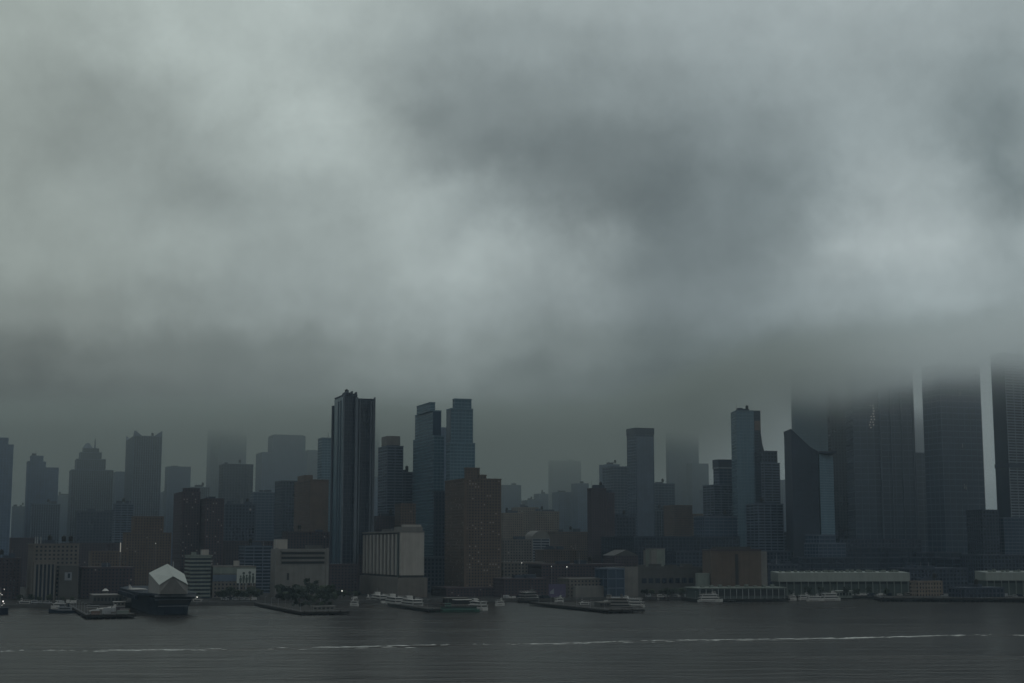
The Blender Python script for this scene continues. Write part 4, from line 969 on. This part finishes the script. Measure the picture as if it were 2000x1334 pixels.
for i in range(16):
    px_ = 545 + i * 6.6 + random.uniform(-3, 3)
    tree('slender pointed dark tree, %s from the left before the grey power block' % ORD[i] if i in (8, 11) else 'dark leafy tree, %s from the left before the grey power block' % ORD[i], px_, 1160, random.uniform(1335, 1390), 4 if i in (8, 11) else i % 4, random.uniform(1.0, 1.55), 'park trees in front of the grey power block')
for i in range(14): tree('low dark tree, %s from the left in the front row of the park pier' % ORD[i], 548 + i * 8 + random.uniform(-3, 3), 1165, random.uniform(1270, 1315), i % 4, random.uniform(.6, 1.0), 'front row of trees on the park pier')
for i in range(9): tree('small dark tree, %s from the left below the pale depot and billboard' % ORD[i], 428 + i * 10 + random.uniform(-3, 3), 1160, random.uniform(1330, 1385), i % 4, random.uniform(.8, 1.2), 'trees below the billboard')
for i in range(7): tree('dark quay tree, %s from the left between central pier and ferry terminal' % ORD[i], 1262 + i * 14 + random.uniform(-4, 4), 1160, random.uniform(1420, 1440), i % 4, random.uniform(.7, 1.15), 'quay trees left of the ferry terminal')
for i in range(8): tree('dark tree, %s from the left under the long pale shed' % ORD[i], 1548 + i * 26 + random.uniform(-6, 6), 1160, random.uniform(1440, 1455), i % 4, random.uniform(.7, 1.0), 'trees under the long pale shed')
for i in range(7): tree('small dim tree, %s from the left on the quay left of the slab hotel' % ORD[i], 646 + i * 9 + random.uniform(-3, 3), 1160, random.uniform(1390, 1415), i % 4, random.uniform(.6, .9), 'dim trees left of the slab hotel')
for i in range(6): tree('small dim tree, %s from the left on the far left quay' % ORD[i], 40 + i * 20 + random.uniform(-5, 5), 1160, random.uniform(1270, 1290), i % 4, random.uniform(.5, .8), 'trees at the far left quay')
def lamp(label, px, py, D, s=.45):
    p = at(px, py, D); l_ = thing('street_lamp', label, 'lamp', (p.x, p.y, GZ), 0, 'lit lamps along the waterfront')
    h = max(3, p.z - GZ); MB().frustum(0, 0, 0, h, .12, .08, 6).build('post', 'steel', l_)
    MB().frustum(0, 0, h, h + s, s * .4, s * .6, 8).frustum(0, 0, h + s, h + s * 1.4, s * .6, s * .1, 8).build('lamp_head', 'lamp_glow', l_)
for lab, px_, py_, D, s in (('bright lamp alone on the dark quay left of the slab hotel', 668, 1155, 1400, .6), ('bright lamp above the purple hoarding', 1107, 1108, 1500, .6), ('dimmer lamp left of the purple hoarding', 1077, 1107, 1500, .35),
    ('twin-lit lamp above the long dark shed', 1019, 1100, 1540, .35), ('small lamp at the stern corner of the warship', 385, 1167, 1250, .5), ('low lamp on the park pier', 604, 1179, 1330, .35), ('low lamp at the head of the park pier', 626, 1172, 1330, .35),
    ('small lamp by the white slab podium', 652, 1177, 1330, .3), ('lamp on top of the brown block behind the tent', 304, 1062, 1600, .4)):
    lamp(lab, px_, py_, D, s)
# white flagpole-like lit mast
p = at(235, 1078, 1500); pm = thing('lit_sign', 'thin white vertical sign left of the brown mid-rise', 'sign', (p.x, p.y, GZ), GRID)
zt = at(235, 1060, 1500).z - GZ; zb = at(235, 1078, 1500).z - GZ
MB().box(-.35, .35, 0, .5, zb, zt).build('panel', 'lit_bright', pm); MB().box(-.12, .12, .52, .7, 0, zt).build('post', 'steel', pm)

# ------------------------------------------------------------------ fainter layers of the city between the main towers
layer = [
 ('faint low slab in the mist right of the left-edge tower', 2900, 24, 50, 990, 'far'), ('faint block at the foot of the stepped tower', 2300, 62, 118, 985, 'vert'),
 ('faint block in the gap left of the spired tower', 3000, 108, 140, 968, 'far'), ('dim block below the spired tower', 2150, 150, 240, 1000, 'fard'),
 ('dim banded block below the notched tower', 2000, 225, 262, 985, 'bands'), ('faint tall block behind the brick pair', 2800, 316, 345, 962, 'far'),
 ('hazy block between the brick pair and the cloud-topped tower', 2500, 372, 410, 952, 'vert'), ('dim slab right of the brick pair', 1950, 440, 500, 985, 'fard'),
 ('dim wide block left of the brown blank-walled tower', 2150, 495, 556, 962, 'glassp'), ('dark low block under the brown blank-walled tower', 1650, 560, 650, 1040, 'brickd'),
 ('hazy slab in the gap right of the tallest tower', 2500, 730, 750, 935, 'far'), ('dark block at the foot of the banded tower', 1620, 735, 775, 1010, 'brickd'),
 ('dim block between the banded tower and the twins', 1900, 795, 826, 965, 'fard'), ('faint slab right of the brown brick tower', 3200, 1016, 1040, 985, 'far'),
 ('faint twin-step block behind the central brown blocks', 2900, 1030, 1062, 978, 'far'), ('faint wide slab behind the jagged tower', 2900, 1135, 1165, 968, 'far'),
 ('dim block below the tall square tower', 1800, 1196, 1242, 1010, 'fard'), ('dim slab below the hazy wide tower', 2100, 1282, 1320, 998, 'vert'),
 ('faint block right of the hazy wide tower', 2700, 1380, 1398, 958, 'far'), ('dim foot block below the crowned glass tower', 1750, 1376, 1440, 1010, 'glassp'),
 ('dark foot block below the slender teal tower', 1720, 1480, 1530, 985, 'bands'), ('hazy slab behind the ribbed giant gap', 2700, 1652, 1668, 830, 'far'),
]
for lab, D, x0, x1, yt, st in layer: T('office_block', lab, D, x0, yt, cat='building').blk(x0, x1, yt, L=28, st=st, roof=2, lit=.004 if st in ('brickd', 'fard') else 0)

# ------------------------------------------------------------------ vans, containers and small craft along the quay
def van_parts(m):
    b_ = MB().loft([[(x, 0, .45), (x, 0, 1.5 if x > 4.6 else 2.5), (x, 2, 1.5 if x > 4.6 else 2.5), (x, 2, .45)] for x in (0, 4.2, 4.7, 5.9)]).mesh('body', m)
    g_ = MB().prism([(4.22, -.02), (4.75, -.02), (4.75, 2.02), (4.22, 2.02)], 1.55, 2.25).box(.5, 3.6, -.03, -.01, 1.5, 2.1).mesh('window', 'boat_glass')
    w_ = MB().tube((0, -.05, .4), (0, .25, .4), .4, n=10).mesh('wheel', 'black_gap'); return b_, g_, w_
VM = [van_parts(m) for m in ('boat_white', 'steel', 'navy_hull', 'concrete')]; VC = ['white', 'grey', 'dark blue', 'dull beige']
def van(label, pos, rz, k, s):
    v_ = thing('parked_van', label, 'van', pos, rz, 'vans parked along the quay'); v_.scale = (s, s, s)
    link('body', VM[k][0], v_); link('window', VM[k][1], v_)
    for x_ in (1.0, 4.9):
        for y_ in (0, 1.8): w_ = link('wheel', VM[k][2], v_); w_.location = (x_, y_, 0)
rows = [(985, 1062, 9, 1164, 1395, 'beside the long dark shed'), (432, 500, 7, 1163, 1352, 'below the pale depot'), (1262, 1362, 10, 1163, 1425, 'in front of the grey depot'), (1648, 1780, 12, 1162, 1470, 'right of the covered boat shelter'), (1850, 1990, 12, 1156, 1440, 'on the right-hand pier'), (60, 150, 8, 1166, 1270, 'before the beige warehouse'), (700, 742, 4, 1165, 1385, 'left of the white excursion boats')]
for x0, x1, n, py, D, where in rows:
    for i in range(n):
        k = random.choice((0, 0, 1, 1, 2, 3)); px_ = x0 + (x1 - x0) * (i + random.uniform(-.2, .2)) / (n - 1); p = at(px_, py, D + random.uniform(-4, 6))
        van('%s parked van, %s from the left %s' % (VC[k], ORD[i], where), (p.x, p.y, GZ), GRID + R(random.choice((0, 0, 90, 180))), k, random.uniform(.9, 1.35))
for i, (px_, py, L_, a_) in enumerate(((700, 1184, 9, 40), (725, 1176, 11, 10), (968, 1184, 10, -70), (1085, 1178, 12, -60), (1152, 1187, 10, 70), (1285, 1172, 11, -80), (1420, 1174, 10, -85), (1540, 1173, 10, -80), (395, 1180, 10, 60), (128, 1189, 12, 70), (60, 1184, 12, 80))):
    yacht(('tiny motor boat left of the excursion boats', 'small motor boat beside the slab hotel podium', 'small boat at the foot of the brown tower', 'small boat left of the central ferry pier', 'small boat along the central ferry pier', 'small boat right of the central ferry pier', 'small boat under the ferry terminal', 'small boat at the right end of the ferry terminal', 'small boat off the warship stern corner', 'small boat between the tug and the warehouse quay', 'small boat before the beige warehouse')[i], px_, py, L_, GRID + R(a_))

for i, (dx, dy, m_, w_) in enumerate(((4, 6, 'rust', 6), (12, 14, 'steel', 6), (22, 9, 'concrete_green', 8), (6, 26, 'boat_white', 5), (26, 30, 'brick_brown', 7), (16, 52, 'steel', 9), (5, 66, 'concrete', 8), (24, 80, 'brick_dark', 10), (8, 104, 'concrete_dark', 9))):
    lab = ('rust-brown crate at the near left corner of the warship pier', 'grey crate near the end of the warship pier', 'greenish crate near the warship side of the pier end', 'small white box behind the rust-brown crate on the pier', 'brown crate against the warship hull', 'grey container halfway along the warship pier', 'pale container beyond the pier aircraft', 'dark brick-red container deep on the warship pier', 'dark container at the quay end of the warship pier')[i]
    p_ = pr.location.to_2d() + U * dx + V * dy; c_ = thing('container', lab, 'container', (p_.x, p_.y, 2.61), GRID + R(random.uniform(-8, 8)))
    MB().box(0, w_, 0, 2.6, .15, 2.7).build('body', m_, c_)
    for k in range(int(w_ / .9)): MB().box(.2 + k * .9, .5 + k * .9, -.08, -.01, .3, 2.55).build('rib', m_, c_)
    MB().box(-.05, w_ + .05, -.1, 2.7, 2.71, 2.85).build('lid', 'steel', c_)

for i in range(10): tree('low bushy tree, %s from the left near the tip of the park pier' % ORD[i], 572 + i * 8 + random.uniform(-3, 3), 1172, random.uniform(1165, 1250), i % 4, random.uniform(.4, .65), 'bushy trees near the tip of the park pier')
box_hut('pier_shelter', 'low pale shelter at the tip of the park pier', 'shelter', 612, 1192, 17, 6, 2.6, 'concrete', 'concrete', 2.2)
